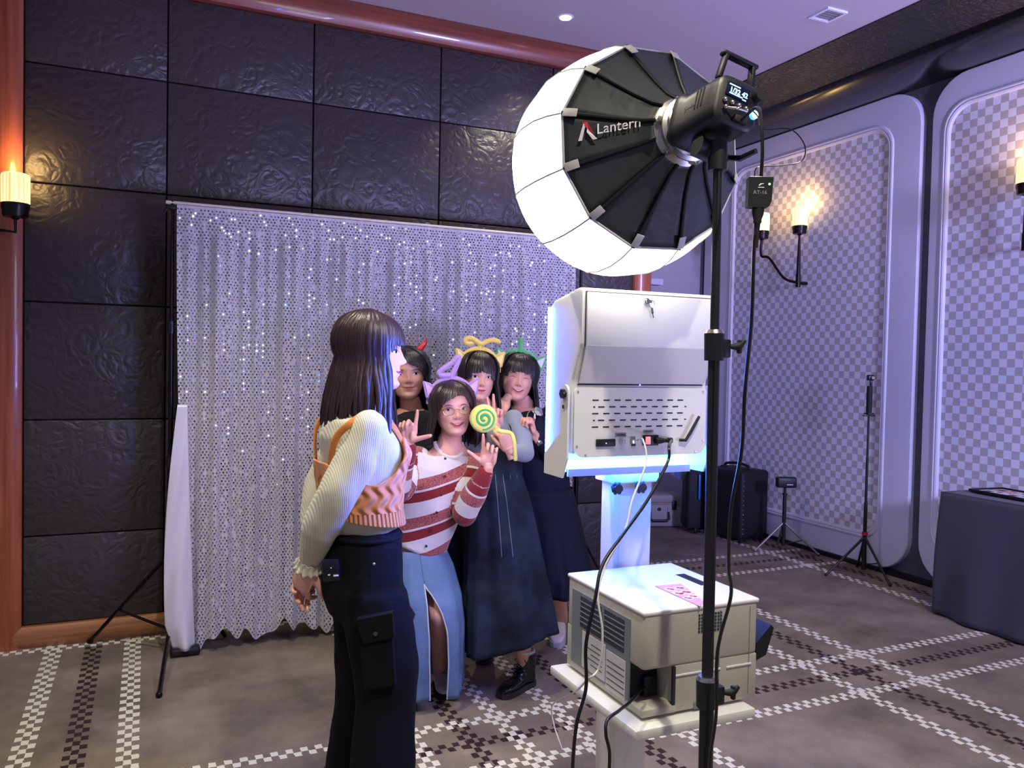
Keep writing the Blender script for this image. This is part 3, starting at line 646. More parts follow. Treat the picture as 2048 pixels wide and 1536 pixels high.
# LED strips round the front frame
m = MB(); m.bb((KX0-.003, KF-.010, 1.205), (KX0+.0005, KF+.006, 1.655)); m.bb((KX1-.0005, KF-.010, 1.205), (KX1+.003, KF+.006, 1.655)); obj('led_strip', m, M_led, kb, smooth=0, label='blue-white LED strip')
for k in range(34):
    m = MB(); m.ball((KX0-.0045, KF-.002, 1.655-.0135*k), (.0032), 8); obj('led', m, M_leddot, kb)
m = MB(); m.bb((KX0, KF-.012, 1.185), (KX1, KF+.014, 1.245)); m.bb((KX0, KF, 1.245), (KX1, KF+.014, 1.655)); obj('front_frame', m, M_kw, kb, smooth=0)
m = MB(); m.bb((KX0+.022, 2.040, 1.196), (KX1-.036, 2.062, 1.217), bev=.006); obj('led_tube', m, M_ledbar, kb, label='blue-white LED tube under the cabinet')
m = MB(); m.bb((KX1-.052, 2.036, 1.192), (KX1-.008, 2.06, 1.224), bev=.005); obj('led_tube', m, M_ledbar, kb)
m = MB(); m.bb((KX0+.004, 2.036, 1.188), (KX0+.022, 2.06, 1.217)); obj('led_tube', m, M_ledbar, kb)
m = MB(); m.bb((KX0+.020, 2.020, 1.176), (KX1-.014, 2.026, 1.197)); obj('tube_channel', m, M_kw, kb, smooth=0)
# front side: screen and ring light facing the guests
m = MB(); m.bb((1.13, KF+.014, 1.27), (1.455, KF+.018, 1.63)); obj('screen', m, emis('booth_screen', (.72, .62, 1.), 12), kb, smooth=0)
m = MB()
for lo, hi in (((KX1-.04, 1.195), (KX1-.006, 1.65)), ((KX0+.04, 1.195), (KX1-.04, 1.23))): m.bb((lo[0], KF+.014, lo[1]), (hi[0], KF+.02, hi[1]))
obj('front_light', m, emis('front_led', (.62, .50, 1.), 62), kb, smooth=0)
# tilt brackets with knobs
for sx, xx in ((-1, KX0-.016), (1, KX1+.010)):
    pl = []
    for k in range(9): a = math.radians(180*k/8); pl.append((1.985+.022*math.cos(a), 1.415+.022*math.sin(a)))
    pl += [(1.963, 1.235), (1.99, 1.178), (2.10, 1.178), (2.10, 1.235), (2.007, 1.30)]
    m = MB(); m.prism([(xx, y, z) for y, z in pl], (.006, 0, 0)); br = obj('tilt_bracket', m, M_kw2, kb, smooth=0)
    m = MB(); m.cyl((xx-.012*(sx < 0)+.006*(sx > 0), 1.982, 1.412), (xx+.0*(sx < 0)+.018*(sx > 0), 1.982, 1.412), .012, .012, 6)
    for k in range(6):
        a = PI*k/3; m.ball((xx-.008 if sx < 0 else xx+.013, 1.982+.011*math.cos(a), 1.412+.011*math.sin(a)), .0045, 8)
    obj('star_knob', m, M_bk, br)
    m = MB(); m.cyl((xx-.003 if sx < 0 else xx+.006, 1.985, 1.376), (xx if sx < 0 else xx+.009, 1.985, 1.376), .006, .006, 14); obj('bolt', m, M_chrome, br)
# post
CX0 = aX0 = WY(1228, 1000, 2.09).x; CX1 = WY(1303, 1000, 2.09).x
m = MB(); m.bb((CX0, 2.09, .02), (CX1, 2.165, 1.185), bev=.004); obj('post', m, M_kw, kb)
m = MB(); m.bb((CX0+.02, 2.087, .05), (CX0+.055, 2.091, 1.10)); obj('post_groove', m, M_kw2, kb, smooth=0)
m = MB(); m.bb((CX0-.015, 2.07, 1.14), (CX1+.012, 2.18, 1.178), bev=.003); obj('post_cap', m, M_kw, kb)
for x in (CX0-.008, CX0+.075):
    c = Vector((x, 2.072, 1.128)); m = MB(); m.cyl(c+Vector((0, -.002, 0)), c+Vector((0, -.022, 0)), .017, .015, 6)
    for k in range(6): a = PI*k/3; m.ball(c+Vector((.0145*math.cos(a), -.012, .0145*math.sin(a))), .006, 8)
    obj('star_knob', m, M_bk, kb)
m = MB(); m.cyl((1.49, 2.05, 1.18), (1.49, 2.05, 1.15), .022, .012, 16); obj('hub', m, M_bk, kb)
m = MB(); m.bb((CX0-.18, 1.80, 0), (CX1+.18, 2.38, .02), bev=.006); obj('floor_plate', m, M_kw, kb)
# printer shelf
sh = MB(); sh.bb((1.075, 1.628, .592), (1.440, 2.085, .618), bev=.006); shelf = obj('shelf', sh, M_kw, kb)
sh = MB(); sh.bb((CX0-.02, 1.95, .45), (CX0-.012, 2.10, .592)); sh.bb((CX1+.012, 1.95, .45), (CX1+.02, 2.10, .592)); obj('shelf_bracket', sh, M_kw2, kb, smooth=0)

# ------------------------------------------------------------------ photo printer on the shelf
M_pr = mat('printer_beige', (180, 177, 163), .5); M_prtop = mat('printer_lid', (232, 232, 232), .35); M_prgrey = mat('printer_grey', (118, 124, 128), .55); M_mesh = mat('vent_mesh', (52, 58, 70), .7); M_paper = mat('paper_sticker', (196, 196, 196), .6)
X0, X1, Y0, Y1, Z0, Z1 = 1.118, 1.472, 1.668, 2.062, .626, .884
pr = empty('photo_printer', (1.295, 1.86, .618), 'beige photo printer with white lid and side vents on the booth shelf', 'printer')
m = MB(); m.bb((X0, Y0, Z0+.045), (X1, Y1, Z1), bev=.010, seg=3)
for lo, hi in (((X0+.085, Y0, Z0), (X1, Y1, Z0+.06)), ((X0, Y0+.09, Z0), (X1, Y1, Z0+.06)), ((X0, Y0, Z0), (X0+.09, Y0+.1, Z0+.012))): m.bb(lo, hi)
cb = MB(); cb.bb((X0, Y0, .742), (X1, Y1, Z1), bev=.010, seg=3); cb.bb((X0+.095, Y0, Z0), (X1, Y1, .744), bev=.004); cb.bb((X0, Y0+.085, Z0), (X0+.096, Y1, .744), bev=.003); cb.bb((X0-.002, Y0-.002, Z0), (X0+.10, Y0+.09, Z0+.020), bev=.004)
obj('housing', cb, M_pr, pr, smooth=40)
for x in (X0+.12, X0+.27, X1-.05):
    m = MB(); m.bb((x, Y0+.03, .618), (x+.03, Y0+.06, .628)); m.bb((x, Y1-.06, .618), (x+.03, Y1-.03, .628)); obj('foot', m, M_bk2, pr, smooth=0)
m = MB(); m.bb((X0-.003, Y0-.003, Z1-.006), (X1+.003, Y1+.003, Z1+.006), bev=.005, seg=3); obj('lid', m, M_prtop, pr)
m = MB(); m.bb((X1-.07, Y0+.15, Z1+.004), (X1-.04, Y0+.27, Z1+.0068)); obj('lid_window', m, M_bk, pr, smooth=0)
m = MB(); m.bb((X0-.0025, Y0+.06, Z0+.02), (X0+.002, Y1-.03, Z1-.030)); side = obj('side_panel', m, M_prgrey, pr, smooth=0)
for y0_, y1_ in ((Y0+.085, Y0+.185), (Y0+.20, Y0+.315)):
    m = MB(); m.bb((X0-.0032, y0_, .760), (X0-.002, y1_, .845)); g = obj('vent_grille', m, M_mesh, side, smooth=0)
    for k in range(1, 6):
        m = MB(); z = .760+.085*k/6; m.bb((X0-.0045, y0_, z-.0014), (X0-.003, y1_, z+.0014)); o = obj('vent_bar', m, M_prgrey, side, smooth=0)
for y0_, y1_, z0_, z1_ in ((Y0+.075, Y0+.17, .64, .742), (Y0+.175, Y0+.30, .652, .752)):
    m = MB(); m.bb((X0-.0035, y0_, z0_), (X0-.0022, y1_, z1_)); obj('rating_sticker', m, M_paper, side, smooth=0)
for k in range(5):
    m = MB(); m.bb((X0-.0042, Y0+.08, .652+.016*k), (X0-.0034, Y0+.165, .6538+.016*k)); obj('printed_line', m, M_bk, side, smooth=0)
for k in range(5):
    m = MB(); m.bb((X0-.0042, Y0+.19, .672+.014*k), (X0-.0034, Y0+.19+(.09 if k % 2 else .06), .6736+.014*k)); obj('printed_line', m, M_bk, side, smooth=0)
# louvre holes, seam lines, cut-out with dark socket on the near faces
m = MB()
for i in range(9):
    for j in range(6): m.box((X0+.165+.0085*i, Y0-.0008, .822+.0085*j), (.0052, .002, .0052))
obj('small_vent', m, M_mesh, pr, smooth=0, kind='stuff')
m = MB(); m.bb((X0+.096, Y0-.0035, .718), (X1-.12, Y0+.001, .7215)); m.bb((X1-.10, Y0-.0035, .718), (X1-.02, Y0+.001, .7215)); obj('seam', m, M_prtop, pr, smooth=0)
m = MB(); m.bb((X1-.125, Y0-.001, .64), (X1-.122, Y0+.001, .87)); m.bb((X1-.028, Y0-.001, .64), (X1-.026, Y0+.001, .87)); obj('seam', m, M_prgrey, pr, smooth=0)
m = MB(); m.bb((X0+.088, Y0-.0015, Z0+.02), (X0+.0965, Y0+.005, .742)); obj('cutout_wall', m, mat('socket_dark_b', (30, 32, 40), .6), pr, smooth=0); m = MB(); m.bb((X0+.004, Y0+.078, Z0+.02), (X0+.095, Y0+.086, .742)); obj('cutout_wall', m, mat('socket_dark', (30, 32, 40), .6), pr, smooth=0)
m = MB(); m.bb((X0+.045, Y0+.06, .65), (X0+.085, Y0+.08, .70), bev=.003); obj('power_socket', m, M_bk, pr)
m = MB(); m.bb((X1-.20, Y0-.002, Z0), (X1-.12, Y0+.002, Z0+.016)); obj('latch', m, M_prgrey, pr, smooth=0)
m = MB(); m.prism([(X1+.001, 1.70, .70), (X1+.085, 1.70, .79), (X1+.075, 1.70, .80), (X1+.001, 1.70, .735)], (0, .2, 0)); m.prism([(X1+.001, 1.70, .70), (X1+.085, 1.70, .79), (X1+.06, 1.70, .72)], (0, .003, 0)); m.prism([(X1+.001, 1.897, .70), (X1+.085, 1.897, .79), (X1+.06, 1.897, .72)], (0, .003, 0)); obj('print_tray', m, M_bk2, pr, smooth=0, label='black print catch tray')
# sample print lying on the lid
zt = Z1+.0075
cs = [WZ(x, y, zt) for x, y in ((1310, 1172), (1362, 1168), (1408, 1203), (1400, 1213))]
a, b_, c, d = [Vector(q) for q in cs]
ps = empty('photo_print', ((a+b_+c+d)/4), 'pink photo print with small portraits lying on the printer lid', 'photo print')
m = MB(); m.prism([a, b_, c, d], (0, 0, .0008)); obj('sheet', m, mat('pink_paper', (240, 150, 186), .5), ps, smooth=0)
ce = (a+b_+c+d)/4
for t_, s_ in ((.22, .016), (.45, .017), (.68, .014)):
    for off in (-.5, .5):
        p = (a.lerp(d, t_)).lerp(b_.lerp(c, t_), .5+off*.45); m = MB(); m.cyl(p+Vector((0, 0, .0008)), p+Vector((0, 0, .0014)), s_, s_, 12); obj('portrait', m, mat('portrait_white', (232, 214, 214), .6), ps, smooth=0)
        m = MB(); m.cyl(p+Vector((.003, -.004, .0014)), p+Vector((.003, -.004, .0018)), s_*.45, s_*.45, 7); m.cyl(p+Vector((-.004, .003, .0014)), p+Vector((-.004, .003, .0019)), s_*.35, s_*.35, 6); obj('portrait_figure', m, mat('portrait_red', (150, 30, 40), .6), ps, smooth=0)
# leads of the booth
cable('power_cable', [(1.388, 1.955, 1.279), W(1338, 893, 2.13), W(1335, 925, 2.10), W(1295, 1000, 2.02), W(1245, 1070, 1.95), W(1205, 1130, 1.90), W(1190, 1200, 1.86), W(1172, 1290, 1.84), W(1172, 1375, 1.84), W(1153, 1450, 1.82), W(1145, 1540, 1.82), W(1143, 1640, 1.82)], .0042, M_cab, 'thick black cable drooping from the back of the booth past the printer', per=12)
cable('data_cable', [(1.276, 1.962, 1.281), W(1286, 880, 2.16), W(1292, 925, 2.10), W(1265, 1000, 2.04), W(1250, 1060, 2.0), W(1212, 1130, 1.93), W(1196, 1190, 1.88), W(1205, 1265, 1.86), W(1198, 1335, 1.86), W(1172, 1362, 1.88), W(1148, 1385, 2.2), W(1105, 1410, 2.9), W(1108, 1450, 2.98), W(1125, 1500, 2.9)], .0025, M_cabw, 'thin white cable hanging from the booth and trailing to the carpet', per=12)
cable('power_cable', [(X0+.05, Y0+.065, .675), W(1262, 1402, 1.97), W(1240, 1420, 1.90), W(1215, 1440, 1.86), W(1212, 1470, 1.84), W(1219, 1505, 1.84), W(1217, 1560, 1.84), W(1210, 1640, 1.84)], .0040, M_cab, 'black cable leaving the dark socket of the printer', per=10)
# ------------------------------------------------------------------ sequin backdrop
YC = 4.36
CXL, CXR = WY(352, 600, YC).x, WY(1146, 600, YC).x
ZT = 2.232
def hash1(k): return math.sin(k*127.1+3.7)*43758.5453 % 1.0
def cur(x, z):
    "curtain surface"
    t = (ZT-z)/ZT; f = min(1, max(0, (ZT-.10-z)/.10))
    w = .5*math.sin(x*41+1.3*math.sin(x*7)+.5*math.sin(z*1.7)) + .32*math.sin(x*97+2+.8*t) + .45*math.sin(x*19.3+.7+.5*math.sin(z*1.1))
    amp = (.028+.016*t)*f+.003
    return YC-.012-w*amp-.02*t
def hem(x):
    u = (x-CXL)/(CXR-CXL)
    return .075+.03*math.sin(x*19.3+.7)+.018*math.sin(x*41)+.02*math.sin(x*67+1) - .04*max(0, 1-u*7)
def cx(u, z):
    return CXL+(CXR-CXL)*u + .075*max(0, (ZT-z)/ZT)**2*max(0, 1-3.5*u)
M_tulle = mat('white_gauze', (206, 204, 208), .85, sheen=.3, bump=.5, bscale=30, stretch=(14, 14, .4), var=.10, vscale=9)
NU, NVc = 420, 44
cm = MB()
cm.grid(lambda u, v: (lambda z: Vector((cx(u, z), cur(cx(u, z), z), z)))(lerp(ZT, hem(cx(u, 0)), v)), NU, NVc)
ct = empty('sequin_curtain', ((CXL+CXR)/2, YC, 0), 'silver white sequin curtain hanging behind the group, sparkling blue and white', 'backdrop curtain')
obj('gauze', cm, M_tulle, ct, smooth=180, fix=False)
M_seq = newmat('sequin'); _m, _nt, _b = M_seq; M_seq = _m
_b.inputs['Base Color'].default_value = (.42, .43, .46, 1); _b.inputs['Metallic'].default_value = 1; _b.inputs['Roughness'].default_value = .10
rng = random.Random(3); V = []; Fc = []
du, dz = .0178, .0150
row = 0; z = ZT-.02
while z > .03:
    nx = int((CXR-CXL+.06)/du)
    for i in range(nx):
        x = CXL+.004+(i+.5*(row % 2))*du+.0
        u = (x-CXL)/(CXR-CXL)
        if u > 1: continue
        xx = cx(u, z)
        if z < hem(cx(u, 0))+.006 or rng.random() < .06: continue
        y = cur(xx, z); e = .004; sl = (cur(xx+e, z)-cur(xx-e, z))/(2*e)
        nrm = Vector((sl, -1, 0)).normalized(); sg = .13
        nrm = (nrm+Vector((rng.gauss(0, sg), 0, rng.gauss(0, sg*1.1)))).normalized()
        a = nrm.cross(Vector((0, 0, 1))).normalized(); b_ = nrm.cross(a); c = Vector((xx+rng.uniform(-.0015, .0015), y-.0045, z+rng.uniform(-.001, .001))); r = .0048
        o = len(V); V += [c+a*math.cos(q)*r+b_*math.sin(q)*r for q in [PI*k/3 for k in range(6)]]; Fc.append(tuple(range(o, o+6)))
    z -= dz; row += 1
sm = MB(); sm.v = V; sm.f = Fc
obj('sequins', sm, M_seq, ct, smooth=0, fix=False, kind='stuff')
# white satin lining pulled out at the left foot
M_satin = mat('white_satin', (226, 224, 232), .28, sheen=.4, coat=.3)
sat = MB()
def satf(u, v):
    z = lerp(1.25, .035, v); wv = v**1.2
    x = lerp(CXL+.01, CXL+.055, u)+ (-.055*math.sin(PI*min(1, v*1.02)*.72)*(1-u)) + .045*u*wv
    if v > .9: x = lerp(x, CXL+.02+.08*u, (v-.9)*6)
    y = YC-.035-.045*wv*math.sin(PI*u)-.015*math.sin(9*v*(.4+u))*wv-.012*math.sin(u*9+v*14)*wv
    return Vector((x, y, z))
sat.grid(satf, 26, 60); obj('satin_lining', sat, M_satin, None, 'white satin lining gathered at the lower left edge of the sequin curtain', cat='fabric', smooth=180, solid=.003)
# stands with crossbar
M_stand = mat('stand_black', (16, 16, 20), .28, metal=.5)
bs = empty('backdrop_stand', (CXL-.03, YC+.02, 0), 'black tripod stand with white crossbar holding up the sequin curtain', 'backdrop stand')
XL, XRt = WY(347, 420, YC+.02).x-.005, CXR+.062
for sx, x in ((0, XL), (1, XRt)):
    for za, zb, r in ((1.62, ZT+.02, .009), (.95, 1.64, .0115), (.16, .97, .014)):
        m = MB(); m.cyl((x, YC+.02, za), (x, YC+.02, zb), r, r, 16); obj('pole', m, M_stand, bs)
    for zc in (1.63, .96):
        m = MB(); m.cyl((x, YC+.02, zc-.03), (x, YC+.02, zc+.03), .018, .018, 16); m.box((x+.022, YC+.015, zc), (.02, .012, .02), None, bev=.003); obj('clamp_collar', m, M_bk, bs)
m = MB(); m.cyl((XL-.03, YC+.02, ZT+.012), (XRt+.02, YC+.02, ZT+.012), .0095, .0095, 14); obj('crossbar', m, mat('white_bar', (232, 226, 205), .4), bs)
m = MB(); m.box((XL, YC+.015, ZT-.012), (.055, .03, .022), None, bev=.004); m.cyl((XL-.02, YC+.0, ZT-.02), (XL-.045, YC-.01, ZT-.055), .006, .004, 10); obj('corner_clamp', m, M_bk, bs)
def tripod_legs(x, y, feet, ztop, zslide, parent, r=.010, mt=None):
    mt = mt or M_stand
    for f in feet:
        f = Vector(f); t_ = Vector((x, y, ztop)); mid = t_.lerp(f, .62)
        m = MB(); m.tube([t_+(f-t_)*.03, f+Vector((0, 0, .012))], r, 10, flat=.6); m.ball(f+Vector((0, 0, .012)), r*1.15); obj('leg', m, mt, parent)
        m = MB(); m.cyl((x, y, zslide), mid, r*.55, r*.55, 8); obj('brace', m, mt, parent)
f1 = WZ(180, 1287); f2 = WZ(318, 1395); f3 = Vector((.50, 4.50, 0))
tripod_legs(XL, YC+.02, [f1], .50, .12, bs, .0135)
m = MB(); m.tube([Vector((XL, YC+.02, .105)), f2+Vector((0, 0, .012))], .0135, 10, flat=.6); m.ball(f2+Vector((0, 0, .012)), .015); obj('leg', m, M_stand, bs)
m = MB(); m.tube([Vector((XL, YC+.02, .50)), Vector((XL+.28, YC+.14, .01))], .0115, 10, flat=.6); obj('leg', m, M_stand, bs)
tripod_legs(XRt, YC+.02, [Vector((XRt+.33, YC+.12, 0)), Vector((XRt-.05, YC-.42, 0)), Vector((XRt-.30, YC+.15, 0))], .50, .12, bs, .0115)
m = MB(); cc = WZ(370, 1302, .02); m.box((cc.x, cc.y, .022), (.14, .07, .040), None, bev=.012)
obj('sandbag', m, M_bk2, None, 'small black weight bag under the satin at the left stand foot', cat='weight bag', smooth=50)

# ------------------------------------------------------------------ cases in the bay
M_case = mat('tan_case', (152, 142, 136), .55, bump=.2, bscale=200)
def hard_case(c, sz, rot, mt, label, name='hard_case', handle=(0, .0)):
    "carry case, c is the middle of its base; front faces local -Y"
    e = empty(name, c, label, 'case'); c = Vector(c); R = Matrix.Rotation(rot, 3, 'Z')
    P = lambda x, y, z: c+R @ Vector((x, y, z))
    w, d, h = sz
    m = MB(); m.box(P(0, 0, h*.36), (w, d, h*.70), R, bev=.018, seg=3); obj('case_body', m, mt, e)
    m = MB(); m.box(P(0, 0, h*.86), (w, d, h*.26), R, bev=.018, seg=3); obj('lid', m, mt, e)
    m = MB(); m.box(P(0, 0, h*.722), (w+.008, d+.008, .012), R, bev=.003); obj('lid_seam', m, mt, e)
    for sx in (-1, 1):
        m = MB(); m.box(P(sx*w*.33, -d/2-.008, h*.68), (.040, .018, .085), R, bev=.005); obj('latch', m, M_bk, e)
        m = MB(); m.box(P(sx*(w/2-.02), -d/2-.002, h*.36), (.02, .014, h*.5), R, bev=.004); obj('corner_rib', m, mt, e)
        m = MB(); m.box(P(sx*w*.2, -d/2-.003, h*.36), (.012, .010, h*.5), R, bev=.003); obj('corner_rib', m, mt, e)
    m = MB(); m.tube([P(x, y, z) for x, y, z in ((-.085, -d/2-.012, h*.48), (-.088, -d/2-.03, h*.28), (-.06, -d/2-.034, h*.22), (.06, -d/2-.034, h*.22), (.088, -d/2-.03, h*.28), (.085, -d/2-.012, h*.48))], [.008, .010, .012, .012, .010, .008], 10); obj('handle', m, M_bk, e)
    m = MB(); m.cyl(P(0, -d/2-.004, h*.56), P(0, -d/2-.012, h*.56), .016, .016, 16); obj('badge', m, M_bk, e)
    return e
cl = WZ(1300, 1055); crr = WZ(1372, 1055)
mid = (cl+crr)/2
hard_case((mid.x-.03, mid.y+.17, 0), (.42, .28, .30), -.33, M_case, 'grey-tan hard carry case with black latches and handle seen beyond the booth post')
m = MB(); m.cyl((mid.x+.24, mid.y-.12, .0), (mid.x+.24, mid.y-.10, .27), .018, .014, 12)
obj('prop_leg', m, mat('grey_tube', (120, 118, 128), .4, metal=.5), None, 'short grey metal tube leaning at the right end of the tan case', cat='tube')
# black roller bag with blue stripe between the case and the trunk
bx = WZ(1403, 1070)
e = empty('roller_bag', (bx.x+.05, bx.y+.15, 0), 'tall dark bag with a blue stripe standing half hidden behind the flash stand', 'bag')
m = MB(); m.box((bx.x+.02, bx.y+.15, .33), (.18, .18, .60), Matrix.Rotation(-.35, 3, 'Z'), bev=.03, seg=3); obj('bag_body', m, M_bk2, e)
m = MB(); m.box((bx.x-.005, bx.y+.04, .42), (.016, .01, .22), Matrix.Rotation(-.35, 3, 'Z'), bev=.003); obj('stripe', m, mat('blue_stripe', (30, 120, 220), .4), e)
m = MB(); m.box((bx.x-.03, bx.y+.05, .03), (.03, .03, .05), None, bev=.01); m.box((bx.x+.11, bx.y+.05, .03), (.03, .03, .05), None, bev=.01); obj('wheel', m, M_bk, e, kind='stuff')
# black trunk
tl, tmid, tr_ = WZ(1432, 1066), WZ(1481, 1090), WZ(1541, 1074)
A = tmid; u1 = (tl-A).normalized(); ang = math.atan2((tr_-A).y, (tr_-A).x)
ang = math.radians(9); RA = Matrix.Rotation(ang, 3, 'Z')
e = empty('trunk', (A.x+.15, A.y+.32, 0), 'big black studded roller trunk with carry handle on its top in the corner', 'case')
TC = A+RA @ Vector((.17, .21, 0)); TC.z = 0
m = MB(); m.box(TC+Vector((0, 0, .325)), (.34, .42, .57), RA, bev=.03, seg=4); obj('shell', m, M_bk2, e)
for k in range(12):
    m = MB(); m.ball(TC+RA @ Vector((-.150, -.212, .09+.040*k)), .0045, 8); obj('stud', m, M_metal, e)
m = MB(); m.tube(spline([TC+RA @ Vector(p) for p in ((0, -.14, .60), (0, -.12, .64), (0, .0, .655), (0, .12, .64), (0, .14, .60))], 5), .012, 10); m.box(TC+RA @ Vector((0, -.14, .612)), (.05, .05, .02), RA, bev=.006); m.box(TC+RA @ Vector((0, .14, .612)), (.05, .05, .02), RA, bev=.006); obj('handle', m, M_bk, e)
for sx, sy in ((-1, -1), (1, -1), (-1, 1), (1, 1)):
    q = TC+RA @ Vector((.13*sx, .17*sy, .025)); m = MB(); m.cyl(q+Vector((-.012, 0, 0)), q+Vector((.012, 0, 0)), .025, .025, 14); obj('wheel', m, M_bk, e)
m = MB(); m.box(TC+RA @ Vector((0, 0, .045)), (.30, .38, .02), RA, bev=.005); obj('base_plate', m, M_bk, e)

# ------------------------------------------------------------------ small tripods by the white wall
M_leg = mat('silver_leg', (150, 146, 150), .35, metal=.6)
def mini(name, cpx, feet, headz, label, cat, legm, ztop, rpole=.008):
    c = Vector(cpx); e = empty(name, (c.x, c.y, 0), label, cat)
    for f in feet:
        f = Vector(f); m = MB(); m.tube([(c.x, c.y, ztop), f+Vector((0, 0, .008))], [.010, .008], 10); m.ball(f+Vector((0, 0, .010)), .011, 10); obj('leg', m, legm, e)
        m = MB(); m.cyl((c.x, c.y, ztop*.25), Vector((c.x, c.y, ztop)).lerp(f, .55), .004, .004, 8); obj('brace', m, M_bk, e)
    return c, e
c1 = WY(1567, 1075, 5.07); c1.z = 0
fA, fB = WZ(1510, 1103), WZ(1637, 1111); fC = Vector((c1.x+.12, c1.y+.20, 0))
c, e = mini('lamp_tripod', c1, [fA, fB, fC], 0, 'short tripod with silver legs carrying a small black box lamp beside the trunk', 'tripod', M_leg, .24)
m = MB(); m.cyl((c.x, c.y, .05), (c.x, c.y, .47), .016, .015, 14); m.cyl((c.x, c.y, .45), (c.x, c.y, .52), .010, .010, 12); m.cyl((c.x, c.y, .46), (c.x, c.y, .475), .02, .02, 12); obj('centre_column', m, M_bk, e)
RH = Matrix.Rotation(-CYAW, 3, 'Z')
m = MB(); m.box((c.x, c.y-.01, .565), (.155, .07, .085), RH, bev=.012, seg=3); obj('lamp_head', m, M_bk, e)
m = MB(); m.box(Vector((c.x, c.y-.01, .56))+RH @ Vector((.02, -.036, -.01)), (.05, .002, .006), RH); obj('label_strip', m, M_print, e, smooth=0)
m = MB(); m.ball(Vector((c.x, c.y-.01, .56))+RH @ Vector((.080, -.02, -.02)), .007, 8); obj('side_knob', m, M_chrome, e)
c2 = WZ(1727, 1147); c2.z = 0
c, e = mini('camera_tripod', c2, [WZ(1652, 1152), WZ(1780, 1173), Vector((c2.x+.10, c2.y+.15, 0))], 0, 'slim black tripod with red collar holding a small camera grip before the checkered wall', 'tripod', M_bk, .27)
zt2 = 1.5-(760-738)/CF*5.97
m = MB(); m.cyl((c.x, c.y, .03), (c.x, c.y, .30), .018, .016, 14); obj('centre_column', m, M_bk, e)
m = MB(); m.cyl((c.x, c.y, .285), (c.x, c.y, .305), .021, .021, 16); obj('red_collar', m, M_red, e)
for za, zb, r in ((.30, .52, .013), (.52, .85, .0095), (.85, 1.16, .0075)):
    m = MB(); m.cyl((c.x, c.y, za), (c.x, c.y, zb), r, r, 12); obj('pole', m, M_bk, e)
m = MB(); m.cyl((c.x, c.y, 1.165), (c.x, c.y, 1.175), .035, .035, 16); m.box((c.x, c.y, 1.155), (.09, .012, .012), RH, bev=.003); obj('clamp', m, M_bk, e)
m = MB(); m.tube([(c.x, c.y, 1.16), (c.x, c.y, 1.20), (c.x, c.y, 1.32), (c.x, c.y, 1.37)], [.018, .020, .021, .019], 14); obj('grip', m, M_bk2, e)
m = MB(); m.box((c.x+.012, c.y, 1.395), (.016, .02, .05), RH, bev=.004); m.box(Vector((c.x+.004, c.y, 1.43)), (.050, .035, .042), RH, bev=.010, seg=3); obj('camera_head', m, M_bk, e)
m = MB(); m.cyl(Vector((c.x+.0, c.y-.02, 1.43)), Vector((c.x-.006, c.y-.034, 1.43)), .011, .011, 16); obj('lens', m, M_chrome, e)

# ------------------------------------------------------------------ table under a dark cloth
M_tc = mat('charcoal_tablecloth', (60, 60, 66), .8, sheen=.1, bump=.15, bscale=300)
TX0, TX1, TY0, TY1, TZ_ = 4.43, 4.90, 1.9, 3.44, .752
tb = empty('clothed_table', ((TX0+TX1)/2, (TY0+TY1)/2, 0), 'table fully covered by a charcoal floor-length cloth at the right edge', 'table')
def tcf(u, v):
    # u runs round the perimeter starting at the far wall corner: far side -> left face -> near side
    P = [(TX1, TY1), (TX0, TY1), (TX0, TY0), (TX1, TY0)]
    L = [.47, 1.54, .47]; s_ = u*sum(L); k = 0
    while k < 2 and s_ > L[k]: s_ -= L[k]; k += 1
    t = s_/L[k]; p = Vector((*P[k], 0)).lerp(Vector((*P[k+1], 0)), t)
    out = Vector(((0, 1, 0), (-1, 0, 0), (0, -1, 0))[k])
    dc = min(abs(u*2.48-.47), abs(u*2.48-2.01)); co = math.exp(-(dc/.12)**2)
    fold = .5*math.sin(u*46+v*1.2)+.5*math.sin(u*23+2-v*2)
    flare = v*(.045+.04*fold*v)+co*v*.01
    if k == 0 and t < .2: flare *= t*5
    cdir = Vector((-1, 1, 0)).normalized() if u*2.48 < 1.2 else Vector((-1, -1, 0)).normalized()
    d = out.lerp(cdir, min(1, co)) if dc < .3 else out
    q = p+d*flare; q.y = min(q.y, TY1+.02+.0*v) if k == 0 else q.y; q.z = lerp(TZ_, .012, v); return q
m = MB(); m.grid(tcf, 150, 26); o = obj('cloth_skirt', m, M_tc, tb, smooth=180, solid=.003)
m = MB(); m.grid(lambda u, v: Vector((lerp(TX0, TX1, u), lerp(TY0, TY1, v), TZ_+.002-.004*math.sin(PI*u)*math.sin(9*v))), 12, 40); obj('cloth_top', m, M_tc, tb, smooth=180, solid=.003)
m = MB(); m.bb((TX0+.03, TY0+.03, .72), (TX1-.02, TY1-.03, TZ_-.006)); obj('tabletop', m, M_bk, tb, smooth=0)
for x in (TX0+.06, TX1-.06):
    for y in (TY0+.08, TY1-.08):
        m = MB(); m.cyl((x, y, 0), (x, y, .72), .014, .014, 10); obj('leg', m, M_bk, tb)
